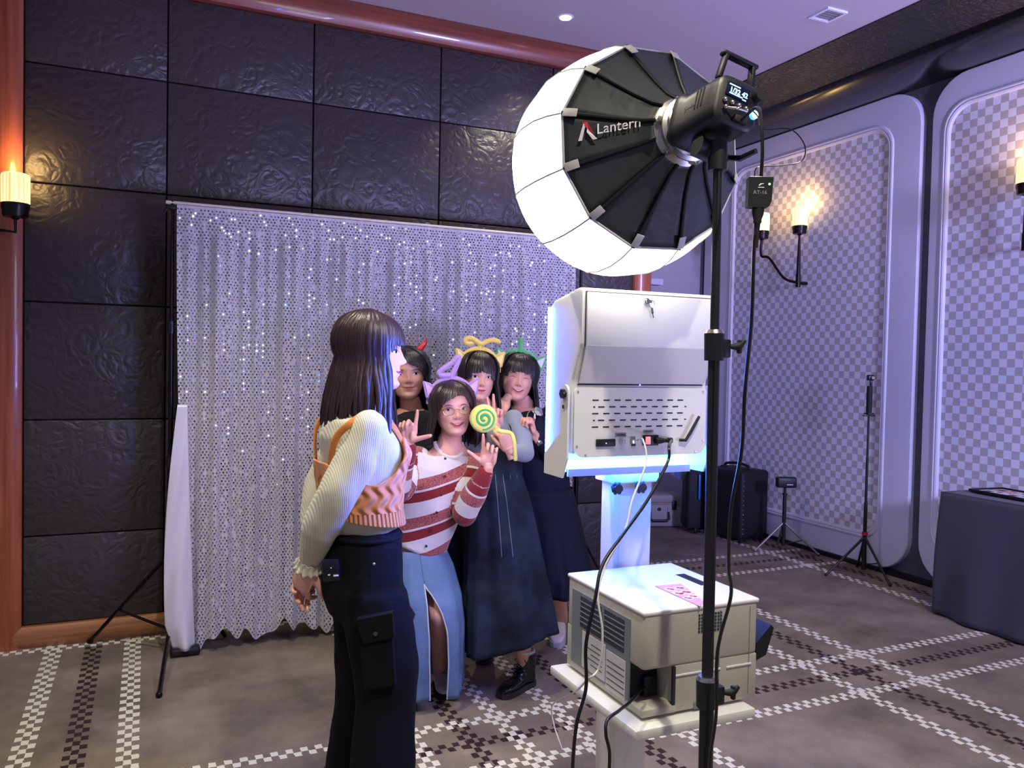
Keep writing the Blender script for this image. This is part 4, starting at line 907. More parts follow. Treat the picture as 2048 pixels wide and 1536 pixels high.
# tray with prints
ty = [WZ(x, y, TZ_+.012) for x, y in ((1950, 985), (1997, 972), (2085, 990), (2050, 1003))]
tc_ = sum(ty, Vector())/4
tc_ = Vector((4.70, 3.10, TZ_+.004)); RTt = Matrix.Rotation(-.10, 3, 'Z')
e = empty('display_tray', tc_, 'flat black tray of small printed cards on the charcoal table', 'tray')
m = MB(); m.box(tc_+Vector((0, 0, .006)), (.26, .52, .010), RTt, bev=.002); obj('tray_base', m, M_bk, e)
for sx, sy, w, h in ((0, .26, .26, .012), (0, -.26, .26, .012), (.13, 0, .012, .53), (-.13, 0, .012, .53)):
    m = MB(); m.box(tc_+RTt @ Vector((sx, sy, .014)), (w, h, .014), RTt, bev=.002); obj('tray_rim', m, M_bk, e)
M_card = mat('white_card', (222, 216, 220), .5); M_cardp = mat('pink_card', (214, 170, 180), .5); M_ink = mat('card_ink', (70, 60, 70), .6)
for i in range(3):
    for j in range(2):
        p = tc_+RTt @ Vector((-.055+.11*j, -.165+.165*i, .013)); e2 = obj('photo_card', MB().box(p, (.095, .145, .002), RTt), M_card if (i+j) % 3 else M_cardp, e, smooth=0)
        m = MB(); m.box(p+RTt @ Vector((-.01, .02, .0014)), (.045, .05, .0008), RTt); m.box(p+RTt @ Vector((.015, -.035, .0014)), (.03, .03, .0008), RTt); obj('printed_picture', m, M_ink, e2, smooth=0)
# ------------------------------------------------------------------ people: shared builders
HZ = [-.118, -.112, -.100, -.080, -.060, -.030, 0, .030, .060, .085, .102, .113, .118]
HW = [.010, .027, .041, .053, .061, .068, .0725, .075, .073, .063, .046, .025, .002]
HF = [.072, .083, .089, .089, .089, .090, .091, .092, .086, .070, .045, .018, -.009]
HB = [.040, .012, -.010, -.034, -.058, -.082, -.096, -.101, -.098, -.086, -.062, -.036, -.012]
HM = [.058, .045, .035, .020, .010, .000, -.005, -.008, -.010, -.012, -.012, -.011, -.011]
def g2(x, z, cx_, cz, sx, sz): return math.exp(-((x-cx_)/sx)**2-((z-cz)/sz)**2)
def bumps(x, z, cheek=1., nose=1., smile=0.):
    ax = abs(x); b = 0
    b += nose*(.017*g2(x, z, 0, -.030, .0105, .0115) + .011*g2(x, z, 0, -.014, .0075, .020) + .0075*g2(ax, z, .0115, -.034, .006, .007))
    b -= .0075*g2(ax, z, .030, .004, .016, .012); b += .0035*g2(ax, z, .030, .003, .012, .006)
    b += .003*g2(ax, z, .028, .024, .020, .008)
    b += cheek*.0065*g2(ax, z, .040, -.032, .020, .020)
    b += .0055*g2(x, z, 0, -.0555, .017, .0055)+.0060*g2(x, z, 0, -.0685, .014, .0060)-.0025*g2(x, z, 0, -.0620, .020, .0022)
    b -= .0035*g2(ax, z, .026+.003*smile, -.061, .005, .007); b += .006*g2(x, z, 0, -.101, .018, .013); b -= .003*g2(x, z, 0, -.083, .02, .007)
    return b
class Head:
    def __init__(s, C, fwd, roll=0., pitch=0., sc=1., wide=1., **bk):
        Y = Vector(fwd).normalized(); Y = (Y*math.cos(pitch)+Vector((0, 0, math.sin(pitch)))).normalized()
        Z = Vector((0, 0, 1)); Z = (Z-Y*Z.dot(Y)).normalized(); X = Y.cross(Z)
        s.R = Matrix.Rotation(roll, 3, Y) @ Matrix((X, Y, Z)).transposed(); s.C = Vector(C); s.sc = sc; s.wd = wide; s.bk = bk
    def P(s, x, y, z): return s.C+s.R @ (Vector((x*s.wd, y, z))*s.sc)
    def S(s, x, z, off=0.):
        w, f, m = (interp(z, HZ, q) for q in (HW, HF, HM)); t = max(-1, min(1, x/w))
        return s.P(x, m+(f-m)*math.sqrt(1-t*t)+bumps(x, z, **s.bk)*1.0+off, z)
    def surf(s, a, z, o=0.):
        "scalp/face surface at azimuth a (0 front, + towards the person's right), o outwards"
        w, f, b, m = (interp(z, HZ, q) for q in (HW, HF, HB, HM)); c, q = math.cos(a), math.sin(a)
        y = m+(f-m+o)*c if c > 0 else m+(m-b+o)*c
        return Vector(((w+o)*q, y, z+max(0, o*(z-.06)/.06 if z > .06 else 0)))
    def skin(s):
        m = MB(); nz = 64; na = 128; vs = []
        zs_ = [HZ[0]+(HZ[-1]-HZ[0])*(.5-.5*math.cos(PI*(k/(nz-1)))*.35-.65*(.5-k/(nz-1))) for k in range(nz)]
        zs_ = [HZ[0]+(HZ[-1]-HZ[0])*(.18*(.5-.5*math.cos(PI*k/(nz-1)))+.82*k/(nz-1)) for k in range(nz)]
        for z in zs_:
            w, f, b, mm = (interp(z, HZ, q) for q in (HW, HF, HB, HM))
            for j in range(na):
                th = 2*PI*j/na; a = th-.42*math.sin(th)
                c, q = math.cos(a), math.sin(a); x = w*q
                y = mm+(f-mm)*c if c > 0 else mm+(mm-b)*c
                k = min(1, max(0, c/.35)); y += bumps(x, z, **s.bk)*k*k*(3-2*k)
                vs.append(s.P(x, y, z))
        fs = [(i*na+j, i*na+(j+1) % na, (i+1)*na+(j+1) % na, (i+1)*na+j) for i in range(nz-1) for j in range(na)]
        fs += [tuple(range(na-1, -1, -1)), tuple((nz-1)*na+j for j in range(na))]
        m.add(vs, fs)
        for sx in (-1, 1):
            e = MB(); e.ball((0, 0, 0), (.008, .017, .029), 12); e.ball((.004*sx, .004, -.018), (.006, .010, .011), 10)
            m.add([s.P(sx*.074+v.x, v.y-.012, v.z-.008) for v in e.v], e.f)
        return m
    def patch(s, cx_, cz, rx, rz, off=.0006, bend=0., n=18, rings=4, top=1., bot=1., dome=0.):
        "lens-shaped patch lying on the face"
        vs = [s.S(cx_, cz, off+dome)]; fs = []
        for r in range(1, rings+1):
            for j in range(n):
                t = 2*PI*j/n; k = r/rings; x = math.cos(t)*rx*k; sz = math.sin(t); hz = rz*(top if sz > 0 else bot)
                prof = (1-abs(math.cos(t))**2.2*.0)
                z = sz*hz*k*prof + bend*(x/rx)**2*rz
                vs.append(s.S(cx_+x, cz+z, off+dome*(1-k*k)))
        for j in range(n): fs.append((0, 1+j, 1+(j+1) % n))
        for r in range(rings-1):
            for j in range(n): fs.append((1+r*n+j, 1+(r+1)*n+j, 1+(r+1)*n+(j+1) % n, 1+r*n+(j+1) % n))
        return MB().add(vs, fs)
    def line(s, pts, r0, r1=None, off=.0008, n=6, flat=1.):
        P = spline([s.S(x, z, off) for x, z in pts], 4); k = len(P); r1 = r0 if r1 is None else r1
        return MB().tube(P, [lerp(r1, r0, math.sin(PI*i/(k-1))) for i in range(k)], n, flat=flat)
M_eyew = mat('eye_white', (226, 222, 226), .2); M_iris = mat('dark_iris', (24, 14, 12), .15); M_lash = mat('dark_lash', (22, 15, 16), .6)
M_teeth = mat('teeth', (236, 230, 224), .25); M_mouth = mat('mouth_dark', (90, 28, 34), .6)
def face(h, parent, gaze=0., eyes='open', mouth='smile', lip=(196, 96, 98), brow=(44, 32, 32), eyeh=.0052):
    ML = mat('lips', lip, .38); MBr = mat('brow_hair', brow, .8)
    for sx in (-1, 1):
        ex = .0305*sx
        if eyes == 'open':
            e = obj('eye', h.patch(ex, .002, .0135, eyeh, .0002, top=1., bot=.8, dome=.0018), M_eyew, parent, smooth=180)
            obj('iris', h.patch(ex+gaze, .0022, .0050, eyeh*.93, .0024, n=14, rings=2), M_iris, e, smooth=180)
            obj('eyelid_line', h.line([(ex-.0145, .0008), (ex-.008, .0056*eyeh/.0052), (ex, .0074*eyeh/.0052), (ex+.008, .0056*eyeh/.0052), (ex+.0145, .0008)], .0013, .0006, .0012), M_lash, e)
        else:
            obj('closed_eyelid', h.line([(ex-.0145, -.0015), (ex-.007, .0022), (ex, .0036), (ex+.007, .0022), (ex+.0145, -.0015)], .0013, .0006, .0010), M_lash, parent)
        obj('eyebrow', h.line([(sx*.016, .0185), (sx*.027, .0225), (sx*.038, .0215), (sx*.046, .0165)], .0026, .0009, .0003, flat=.5), MBr, parent)
        obj('nostril', h.patch(.0062*sx, -.0405, .0030, .0016, .0006, n=8, rings=1), M_mouth, parent, smooth=180)
    if mouth == 'grin':
        obj('mouth_opening', h.patch(0, -.0615, .0240, .0088, .0006, bend=.9, top=.45, bot=1.05), M_mouth, parent, smooth=180)
        obj('teeth', h.patch(0, -.0600, .0200, .0064, .0016, bend=.9, top=.45, bot=.80), M_teeth, parent, smooth=180)
        obj('upper_lip', h.line([(-.0280, -.0535), (-.013, -.0575), (0, -.0582), (.013, -.0575), (.0280, -.0535)], .0026, .0012, .0006, flat=.7), ML, parent)
        obj('lower_lip', h.line([(-.0275, -.0545), (-.014, -.0670), (0, -.0715), (.014, -.0670), (.0275, -.0545)], .0034, .0012, .0006, flat=.7), ML, parent)
    else:
        obj('upper_lip', h.line([(-.0215, -.0590), (-.010, -.0595), (-.004, -.0575), (0, -.0585), (.004, -.0575), (.010, -.0595), (.0215, -.0590)], .0031, .0010, .0002, flat=.6), ML, parent)
        obj('lower_lip', h.line([(-.0205, -.0595), (-.010, -.0645), (0, -.0660), (.010, -.0645), (.0205, -.0595)], .0040, .0010, .0002, flat=.6), ML, parent)
        obj('lip_line', h.line([(-.0235, -.0580), (-.010, -.0615), (0, -.0620), (.010, -.0615), (.0235, -.0580)], .0009, .0005, .0034), M_mouth, parent)
def hair_mat(name, rgb, rough=.33):
    m, nt, b = newmat(name); L = nt.links; c = lin(rgb)
    tc = N(nt, 'ShaderNodeTexCoord'); mp = N(nt, 'ShaderNodeMapping'); mp.inputs['Scale'].default_value = (1, 1, .035); L.new(tc.outputs['Object'], mp.inputs[0])
    n = N(nt, 'ShaderNodeTexNoise'); n.inputs['Scale'].default_value = 260; n.inputs['Detail'].default_value = 3; L.new(mp.outputs[0], n.inputs['Vector'])
    cr = N(nt, 'ShaderNodeValToRGB'); cr.color_ramp.elements[0].position = .3; cr.color_ramp.elements[1].position = .75
    cr.color_ramp.elements[0].color = (c[0]*.55, c[1]*.55, c[2]*.55, 1); cr.color_ramp.elements[1].color = (min(1, c[0]*1.9), min(1, c[1]*1.8), min(1, c[2]*1.8), 1)
    L.new(n.outputs[0], cr.inputs[0]); L.new(cr.outputs[0], b.inputs['Base Color']); b.inputs['Roughness'].default_value = rough; b.inputs['Specular IOR Level'].default_value = .6
    bp = N(nt, 'ShaderNodeBump'); bp.inputs['Strength'].default_value = .5; bp.inputs['Distance'].default_value = .002; L.new(n.outputs[0], bp.inputs['Height']); L.new(bp.outputs[0], b.inputs['Normal'])
    return m
def hair(h, parent, mt, length, face_a=52, bang=None, part=0., seed=1, n=64, vol=1., ends=None, sweep=0., drape=None, layers=3):
    """length(a) -> how far below the head centre the lock for azimuth a (deg) ends (metres, world down)
       bang = (half angle, z where the fringe ends, sweep)"""
    rg = random.Random(seed); m = MB()
    # scalp cap
    def cap(u, v):
        a = 2*PI*u; ad = abs((math.degrees(a)+180) % 360-180)
        zl = interp(ad, [0, 40, 62, 85, 110, 180], [.070, .060, .010, -.030, -.075, -.095]); z = .1185-(.1185-zl)*v**.8*1.0
        return h.C+h.R @ (Vector((lambda p: (p.x*h.wd, p.y, p.z))(h.surf(a, max(z, -.117), .009*vol)))*h.sc)
    m.grid(cap, 56, 18, wrap=True)
    def lock(a0, a1, zend, o, wdt, hang=None, taper=.35, zhang=-.02, ph=0.):
        pts = []; ups = []
        for z in (.118, .112, .102, .088, .07, .048, .025, 0, -.02):
            if z < zend and hang is None: break
            t = min(1, (.118-z)/.09); a = math.radians(lerp(a0, a1, t**.7))
            p = h.surf(a, z, o*(.55+.45*min(1, (.118-z)/.05)))
            if z == .118: p = Vector((math.radians(part)*.02+p.x*.3, p.y*.6, .1195+o*.5))
            pts.append(h.C+h.R @ (Vector((p.x*h.wd, p.y, p.z))*h.sc)); c = math.radians(lerp(a0, a1, t**.7)); ups.append(h.R @ Vector((math.sin(c), math.cos(c), .25+max(0, z)*6)).normalized())
        if hang is not None:
            a = math.radians(a1); base = pts[-1]; out = h.R @ Vector((math.sin(a), math.cos(a), 0)); out.z = 0
            tgt = h.C.z-hang; k = max(3, int((base.z-tgt)/.035))
            for i in range(1, k+1):
                t = i/k; z = lerp(base.z, tgt, t)
                fl = (.012*math.sin(min(1, t*1.2)*PI*.5)-.022*max(0, t-.75))*vol
                p = Vector((base.x, base.y, z))+out*fl+out.cross(Vector((0, 0, 1)))*.006*math.sin(t*5+ph)
                if drape: p = drape(p, a1, t)
                pts.append(p); ups.append(out.normalized())
        else:
            z = pts and None
            a = math.radians(a1); p = h.surf(a, zend, o*1.15); pts.append(h.C+h.R @ (Vector((p.x*h.wd, p.y, p.z))*h.sc)); ups.append(h.R @ Vector((math.sin(a), math.cos(a), 0)))
        kk = len(pts); rad = []
        for i in range(kk):
            t = i/(kk-1); r = wdt*(.45+.55*min(1, t*3)); r *= 1 if t < .7 else lerp(1, taper, (t-.7)/.3); rad.append(r)
        m.tube(pts, rad, 6, flat=.42, upv=ups)
    for L_ in range(layers):
        for i in range(n):
            a = -180+360*(i+.5*(L_ % 2)+rg.uniform(-.25, .25))/n
            if abs(a) < face_a: continue
            ln = length(a)*rg.uniform(.93, 1.03)
            s0 = a+sweep*(1 if a > 0 else -1)
            lock(s0, a, -1, (.010+.004*L_)*vol, rg.uniform(.008, .0115), hang=ln, ph=rg.uniform(0, 6))
    if bang:
        ha, zb, sw = bang
        nb = int(ha*2/5.2)
        for L_ in range(2):
            for i in range(nb+1):
                a = -ha+2*ha*i/nb+rg.uniform(-1.2, 1.2)+(2.5 if L_ else 0)
                ze = zb(a) if callable(zb) else zb
                lock(a*.55+sw, a, ze+rg.uniform(-.003, .004), (.0085+.003*L_)*vol, rg.uniform(.0052, .0075), taper=.25)
    return obj('hair', m, mt, parent, smooth=70, fix=True)
# ---- hands
def hand(Wp, yv, zv, curls, thumb=(.9, .25), side=1, sc=1., spread=1., tcurl=.3):
    "Wp wrist, yv towards the fingers, zv palm normal, curls per finger (index..little) 0 straight .. 1.5 folded; side=+1 thumb at +X"
    Rm = frame(yv, zv)
    P = lambda x, y, z: Vector(Wp)+Rm @ (Vector((x*side, y, z))*sc)
    m = MB()
    m.tube([P(0, -.035, 0), P(0, 0, 0), P(.002, .02, 0)], [.021*sc, .022*sc, .026*sc], 14, flat=.72, upv=Rm @ Vector((0, 0, 1)))
    m.tube([P(0, -.005, 0), P(.002, .02, 0), P(.002, .05, 0), P(.001, .080, 0), P(.001, .090, 0)], [.022*sc, .032*sc, .038*sc, .038*sc, .032*sc], 18, flat=.36, upv=Rm @ Vector((0, 0, 1)))
    m.ball(P(.022, .032, .008), Vector((.016, .024, .013))*sc, 12, Rm); m.ball(P(-.022, .04, .006), Vector((.013, .028, .011))*sc, 12, Rm)
    for k, (x, l, r) in enumerate(((.0285, .068, .0088), (.0095, .076, .0090), (-.0100, .071, .0086), (-.0280, .055, .0076))):
        c = curls[k]; p = Vector((x, .084-.006*abs(k-1.2), 0)); sp = (.10, .02, -.06, -.16)[k]*spread; ang = 0; pts = [p-Vector((0, .012, 0))]; rad = [r*1.05]
        pts.append(p); rad.append(r*1.04)
        for j, fr in enumerate((.46, .30, .24)):
            ang += c*(.85, 1.05, .75)[j]
            d = Vector((math.sin(sp)*math.cos(ang), math.cos(sp)*math.cos(ang), math.sin(ang)))
            p = p+d*l*fr; pts.append(p); rad.append(r*(.96, .88, .74)[j])
        m.chain([P(*q) for q in pts], [q*sc for q in rad], 10)
    ta, tb_ = thumb
    p0 = Vector((.020, .018, .004)); d0 = Vector((math.sin(ta), math.cos(ta), tb_)).normalized(); p1 = p0+d0*.036
    d1 = (d0+Vector((-math.sin(ta)*tcurl*.4, tcurl*.5, tcurl*.5))).normalized(); p2 = p1+d1*.030; p3 = p2+(d1+Vector((0, tcurl*.3, tcurl*.2))).normalized()*.022
    m.chain([P(*q) for q in (p0, p1, p2, p3)], [.0140*sc, .0110*sc, .0098*sc, .0078*sc], 10)
    me = remesh(m, .0023, 5, .5)
    return me
def skin_mat(name, rgb):
    m, nt, b = newmat(name); L = nt.links; c = lin(rgb)
    tc = N(nt, 'ShaderNodeTexCoord'); n = N(nt, 'ShaderNodeTexNoise'); n.inputs['Scale'].default_value = 14; n.inputs['Detail'].default_value = 3; L.new(tc.outputs['Object'], n.inputs['Vector'])
    mx = N(nt, 'ShaderNodeMix', data_type='RGBA'); L.new(n.outputs[0], mx.inputs[0]); mx.inputs[6].default_value = (*c, 1); mx.inputs[7].default_value = (c[0]*1.02, c[1]*.84, c[2]*.82, 1)
    L.new(mx.outputs[2], b.inputs['Base Color']); b.inputs['Roughness'].default_value = .48; b.inputs['Subsurface Weight'].default_value = .12; b.inputs['Subsurface Radius'].default_value = (.012, .005, .003); b.inputs['Subsurface Scale'].default_value = .6
    return m
def shoe(heel, toe, h=.07, w=.042, boot=0.):
    "returns upper and sole meshes"
    heel, toe = Vector(heel), Vector(toe); d = (toe-heel); L = d.length; d.normalize(); s_ = d.cross(Vector((0, 0, 1))); up = Vector((0, 0, 1))
    g = heel.copy(); g.z = 0
    st_ = [(0.0, .60, .75), (.06, .78, .95), (.2, .82, 1.0), (.38, .84, .95), (.55, .95, .72), (.72, 1.02, .58), (.86, .95, .50), (.95, .72, .40), (1.0, .35, .24)]
    m = MB(); m.loft([(g+d*L*t+up*(.020+h*k*.5), s_*w*q, up*(h*k*.5)) for t, q, k in st_], n=20, p=2.4)
    if boot:
        m.tube([g+d*L*.20+up*.04, g+d*L*.20+up*.09, g+d*L*.17+up*boot], [.046, .044, .046], 18)
        m.ball(g+d*L*.36+up*.065, (.038, .038, .032), 14)
    me = remesh(m, .004, 5)
    so = MB(); n = 22; vs = []
    for j in range(2):
        for t, q, k in st_: vs.append(g+d*(L*(t*1.03-.012))+s_*w*(q+.06)+up*(.002+.024*j))
        for t, q, k in reversed(st_): vs.append(g+d*(L*(t*1.03-.012))-s_*w*(q+.06)+up*(.002+.024*j))
    n = len(st_)*2; so.add(vs, [tuple(range(n-1, -1, -1)), tuple(range(n, 2*n))]+[(i, (i+1) % n, n+(i+1) % n, n+i) for i in range(n)])
    return me, so
def skirt_mb(rings, n=96, folds=9, amp=.012, a0=0., a1=2*PI, seed=0, sub=6, zig=None):
    "rings: (centre, half width vec, half depth vec); open when a1-a0 < 2pi"
    K = len(rings); full = not callable(a0) and a1-a0 > 6.28; m = MB()
    nv = (K-1)*sub+1
    def fn(u, v):
        k = v*(K-1); i = min(int(k), K-2); t = k-i; t = t*t*(3-2*t) if False else t
        c = Vector(rings[i][0]).lerp(Vector(rings[i+1][0]), t); A = rings[i][1].lerp(rings[i+1][1], t); B = rings[i][2].lerp(rings[i+1][2], t)
        lo = a0(v) if callable(a0) else a0; hi = a1(v) if callable(a1) else a1
        a = lerp(lo, hi, u); f = 1+(amp*v**1.3)*(math.sin(a*folds+seed+1.5*v)+.5*math.sin(a*(folds*2+1)+seed*2))/max(.05, A.length)
        p = c+(A*math.cos(a)+B*math.sin(a))*f
        if zig: p = p+zig(a, v)
        return p
    m.grid(fn, n, nv, wrap=(full if not callable(a0) else False)); return m
def add_attr(me, vals, name='stripe'):
    at = me.attributes.new(name, 'FLOAT', 'POINT'); at.data.foreach_set('value', np.array(vals, 'f'))
def seg_param(p, a, b):
    ab = b-a; t = max(0, min(1, (p-a).dot(ab)/ab.length_squared)); return (p-(a+ab*t)).length, t*ab.length
def knit_mat(name, rgb, axis_vec=(1, 0, 0), freq=160, strength=.5, rough=.85):
    "ribbed knit"
    m, nt, b = newmat(name); L = nt.links; tc = N(nt, 'ShaderNodeTexCoord')
    d = N(nt, 'ShaderNodeVectorMath', operation='DOT_PRODUCT'); L.new(tc.outputs['Object'], d.inputs[0]); d.inputs[1].default_value = Vector(axis_vec).normalized()*freq*2
    s_ = math_node(nt, 'SINE', d.outputs['Value']); b.inputs['Base Color'].default_value = (*lin(rgb), 1); b.inputs['Roughness'].default_value = rough; b.inputs['Sheen Weight'].default_value = .3
    bp = N(nt, 'ShaderNodeBump'); bp.inputs['Strength'].default_value = strength; bp.inputs['Distance'].default_value = .003; L.new(s_, bp.inputs['Height']); L.new(bp.outputs[0], b.inputs['Normal'])
    return m
def denim(name, rgb, var=.25):
    return mat(name, rgb, .8, bump=.35, bscale=420, var=var, vscale=7, spec=.25)
def torso_body(mb, neck, chest, waist, hip, A, B, sw=.165, ww=.125, hw=.16):
    mb.loft([(neck+Vector((0, 0, .03)), A*.05, B*.052), (neck, A*.052, B*.055), (neck-Vector((0, 0, .035)), A*.09, B*.065), (chest+(neck-chest)*.55, A*sw*.86, B*.070), (chest, A*sw*.82, B*.085), (waist, A*ww*.84, B*.075), (hip, A*hw*.82, B*.085), (hip-Vector((0, 0, .10)), A*hw*.78, B*.085)], n=26)
# ------------------------------------------------------------------ people
M_skin = skin_mat('skin', (226, 178, 158)); M_skin2 = skin_mat('skin_b', (220, 170, 148))
M_hblack = hair_mat('black_hair', (24, 18, 20)); M_hbrown = hair_mat('auburn_hair', (46, 28, 30), .36); M_hdark = hair_mat('dark_brown_hair', (44, 30, 28))
UPZ = Vector((0, 0, 1))
def person(loc, label, meshes, mt):
    me = joinm(meshes)
    base = Vector((loc[0], loc[1], 0)); me.transform(Matrix.Translation(-base))
    o = bpy.data.objects.new('person', me); COL.objects.link(o); o.location = base; me.materials.append(mt); me.shade_smooth()
    BASE[o.name] = base; return tag(o, label, 'person')
def arm_mesh(pts, rad): m = MB(); m.chain([Vector(p) for p in pts], rad, 14); return m

# ======== 1. woman in front, seen from the side, hands behind her back
D1 = 2.48
p1 = lambda x, y, d=D1: W(x, y, d)
RH_ = Vector((_cy, -_sy, 0)); FH_ = Vector((_sy, _cy, 0))           # right and away, level
BF = (RH_*.88+FH_*.475).normalized()                                 # way her chest points
BL = UPZ.cross(BF).normalized()                                      # her left (away from the camera)
h1 = Head(p1(741, 702), (RH_*1.0+FH_*.10), roll=0, pitch=-.03, sc=.98, cheek=.9, nose=1.0)
neck1 = p1(718, 797)
hands1 = W(612, 1148, D1-.02)
shR = p1(736, 858, D1-.11); elR = p1(674, 985, D1-.15); wrR = p1(618, 1128, D1-.05)
shL = p1(712, 848, D1+.15); elL = p1(652, 962, D1+.16); wrL = p1(628, 1128, D1+.04)
body = MB()
body.loft([(p1(728, 760), BF*.052, BL*.050), (neck1, BF*.055, BL*.052), (p1(714, 825), BF*.06, BL*.09), (p1(716, 862), BF*.078, BL*.14), (p1(722, 900), BF*.085, BL*.13), (p1(722, 960), BF*.08, BL*.11), (p1(722, 1040), BF*.075, BL*.10), (p1(725, 1110), BF*.085, BL*.12), (p1(730, 1190), BF*.085, BL*.125)], n=26)
for s_ in (-1, 1):
    hp = p1(730, 1180)+BL*s_*.085; kn = p1(742, 1400)+BL*s_*.09; an = p1(742, 1400)+BL*s_*.10; an.z = .09
    body.chain([hp, kn, an], [.070, .052, .040], 14); body.chain([an, an+BF*.15+Vector((0, 0, -.05))], [.038, .03], 10)
body.chain([shR, elR, wrR], [.050, .038, .026], 14); body.chain([shL, elL, wrL], [.050, .038, .026], 14)
hd = (W(590, 1185, D1-.02)-wrR)
hR = hand(wrR, (W(600, 1172, D1-.02)-wrR).normalized(), (FH_*.8+RH_*.5), [.55, .65, .75, .8], thumb=(.75, .3), side=1, sc=1.03)
hL = hand(wrL, (W(604, 1176, D1+.02)-wrL).normalized(), (-FH_*.7+RH_*.5), [.35, .5, .6, .7], thumb=(.9, .2), side=-1, sc=1.0)
P1 = person(p1(735, 1190), 'woman in cream sweater and orange knit vest standing side-on, hands behind her back', [remesh(body, .008, 4), h1.skin(), hR, hL], M_skin)
face(h1, P1, gaze=.0, lip=(190, 90, 96), eyeh=.0060)
# sweater
M_sw = knit_mat('cream_ribbed_knit', (206, 203, 182), (BF.x, BF.y, .12), 560, .2)
sw = MB()
T1 = [(p1(722, 800), .062, .062), (p1(717, 818), .082, .10), (p1(712, 838), .098, .160), (p1(714, 868), .112, .178), (p1(722, 905), .120, .165), (p1(721, 950), .113, .15), (p1(722, 1000), .104, .14), (p1(726, 1045), .096, .128), (p1(728, 1066), .094, .126)]
T1 = [(c, a*1.02, b_*.95) for c, a, b_ in T1]
sw.loft([(c, BF*a, BL*b_) for c, a, b_ in T1], n=34)
sw.chain([shR+UPZ*.0, shR.lerp(elR, .5)+BF*.01, elR, elR.lerp(wrR, .5)-BF*.008, wrR+(elR-wrR)*.02], [.055, .061, .056, .053, .036], 18)
sw.chain([shL, shL.lerp(elL, .5)-BF*.010, elL-BF*.01, elL.lerp(wrL, .5)-BF*.010, wrL+(elL-wrL)*.08], [.062, .062, .056, .050, .032], 18)
swm = remesh(sw, .006, 7, .5); displace(swm, .010, 9, (1, 1, .55), 3.); displace(swm, .003, 30, (1, 1, .6), 8.)
obj('sweater', swm, M_sw, P1, smooth=180)
dW = (wrR-elR).normalized()
def frill(c, d, r, name, parent, mt):
    a = d.orthogonal().normalized(); b_ = d.cross(a); m = MB()
    m.grid(lambda u, v: c+d*(-.012+.034*v+.003*math.sin(u*2*PI*11))+(a*math.cos(2*PI*u)+b_*math.sin(2*PI*u))*(r*(1-.12*math.sin(PI*v*.9))+.010*v*(1+.45*math.sin(u*2*PI*13))), 90, 7, wrap=True)
    return obj(name, m, mt, parent, smooth=180, solid=.003)
frill(wrR-dW*.006, dW, .034, 'frilled_cuff', P1, M_sw); frill(wrL-(wrL-elL).normalized()*.01, (wrL-elL).normalized(), .032, 'frilled_cuff', P1, M_sw)
# orange cable-knit vest
def vest_mat():
    m, nt, b = newmat('orange_cable_knit'); L = nt.links; tc = N(nt, 'ShaderNodeTexCoord')
    b.inputs['Base Color'].default_value = (*lin((224, 142, 84)), 1); b.inputs['Roughness'].default_value = .9; b.inputs['Sheen Weight'].default_value = .3
    ta = N(nt, 'ShaderNodeAttribute', attribute_name='vu'); tb2 = N(nt, 'ShaderNodeAttribute', attribute_name='vv')
    u, v = ta.outputs['Fac'], tb2.outputs['Fac']                    # metres round and down
    s1 = math_node(nt, 'SINE', math_node(nt, 'ADD', math_node(nt, 'MULTIPLY', u, 190.), math_node(nt, 'MULTIPLY', math_node(nt, 'SINE', math_node(nt, 'MULTIPLY', v, 105.)), 1.5)))
    s2 = math_node(nt, 'SINE', math_node(nt, 'MULTIPLY', u, 560.))
    rib = math_node(nt, 'GREATER_THAN', v, .212)
    mx = N(nt, 'ShaderNodeMix', data_type='FLOAT'); L.new(rib, mx.inputs[0]); L.new(s1, mx.inputs[2]); L.new(s2, mx.inputs[3])
    bp = N(nt, 'ShaderNodeBump'); bp.inputs['Strength'].default_value = .8; bp.inputs['Distance'].default_value = .006; L.new(mx.outputs[0], bp.inputs['Height']); L.new(bp.outputs[0], b.inputs['Normal'])
    return m
M_vest = vest_mat()
def vring(k):
    "interpolated vest ring at image height y=k"
    ys = [800, 818, 838, 868, 905, 950, 1000, 1045, 1066]; i = max(0, min(7, [j for j in range(9) if ys[j] <= k][-1] if k < 1066 else 7)); t = (k-ys[i])/(ys[i+1]-ys[i])
    a, b_ = T1[i], T1[i+1]; return a[0].lerp(b_[0], t), lerp(a[1], b_[1], t), lerp(a[2], b_[2], t)
VU, VV = [], []
def vtop(a):
    d = abs((math.degrees(a)+180) % 360-180)          # 0 front, 180 back
    return interp(d, [0, 20, 38, 62, 90, 118, 140, 158, 180], [893, 880, 868, 935, 958, 948, 925, 918, 916])
def vbot(a):
    d = abs((math.degrees(a)+180) % 360-180); return interp(d, [0, 60, 120, 180], [1046, 1043, 1030, 1012])
def vestf(u, v):
    a = 2*PI*u; y = lerp(vtop(a), vbot(a), v); c, A_, B_ = vring(y); d = abs((math.degrees(a)+180) % 360-180)
    hemf = .010*max(0, (y-1015)/30)
    g = .017+hemf+.010*math.exp(-((y-905)/26)**2)*max(0, math.cos(a))
    VU.append(u*.66); VV.append((y-868)*.00147)
    return c+BF*math.cos(a)*(A_+g)+BL*math.sin(a)*(B_*.97+g)
vm = MB(); vm.grid(vestf, 110, 40, wrap=True)
vo = obj('knit_vest', vm, M_vest, P1, smooth=180, solid=.006, fix=False); add_attr(vo.data, VU, 'vu'); add_attr(vo.data, VV, 'vv')
M_strap = mat('orange_strap', (214, 130, 60), .85, bump=.4, bscale=300)
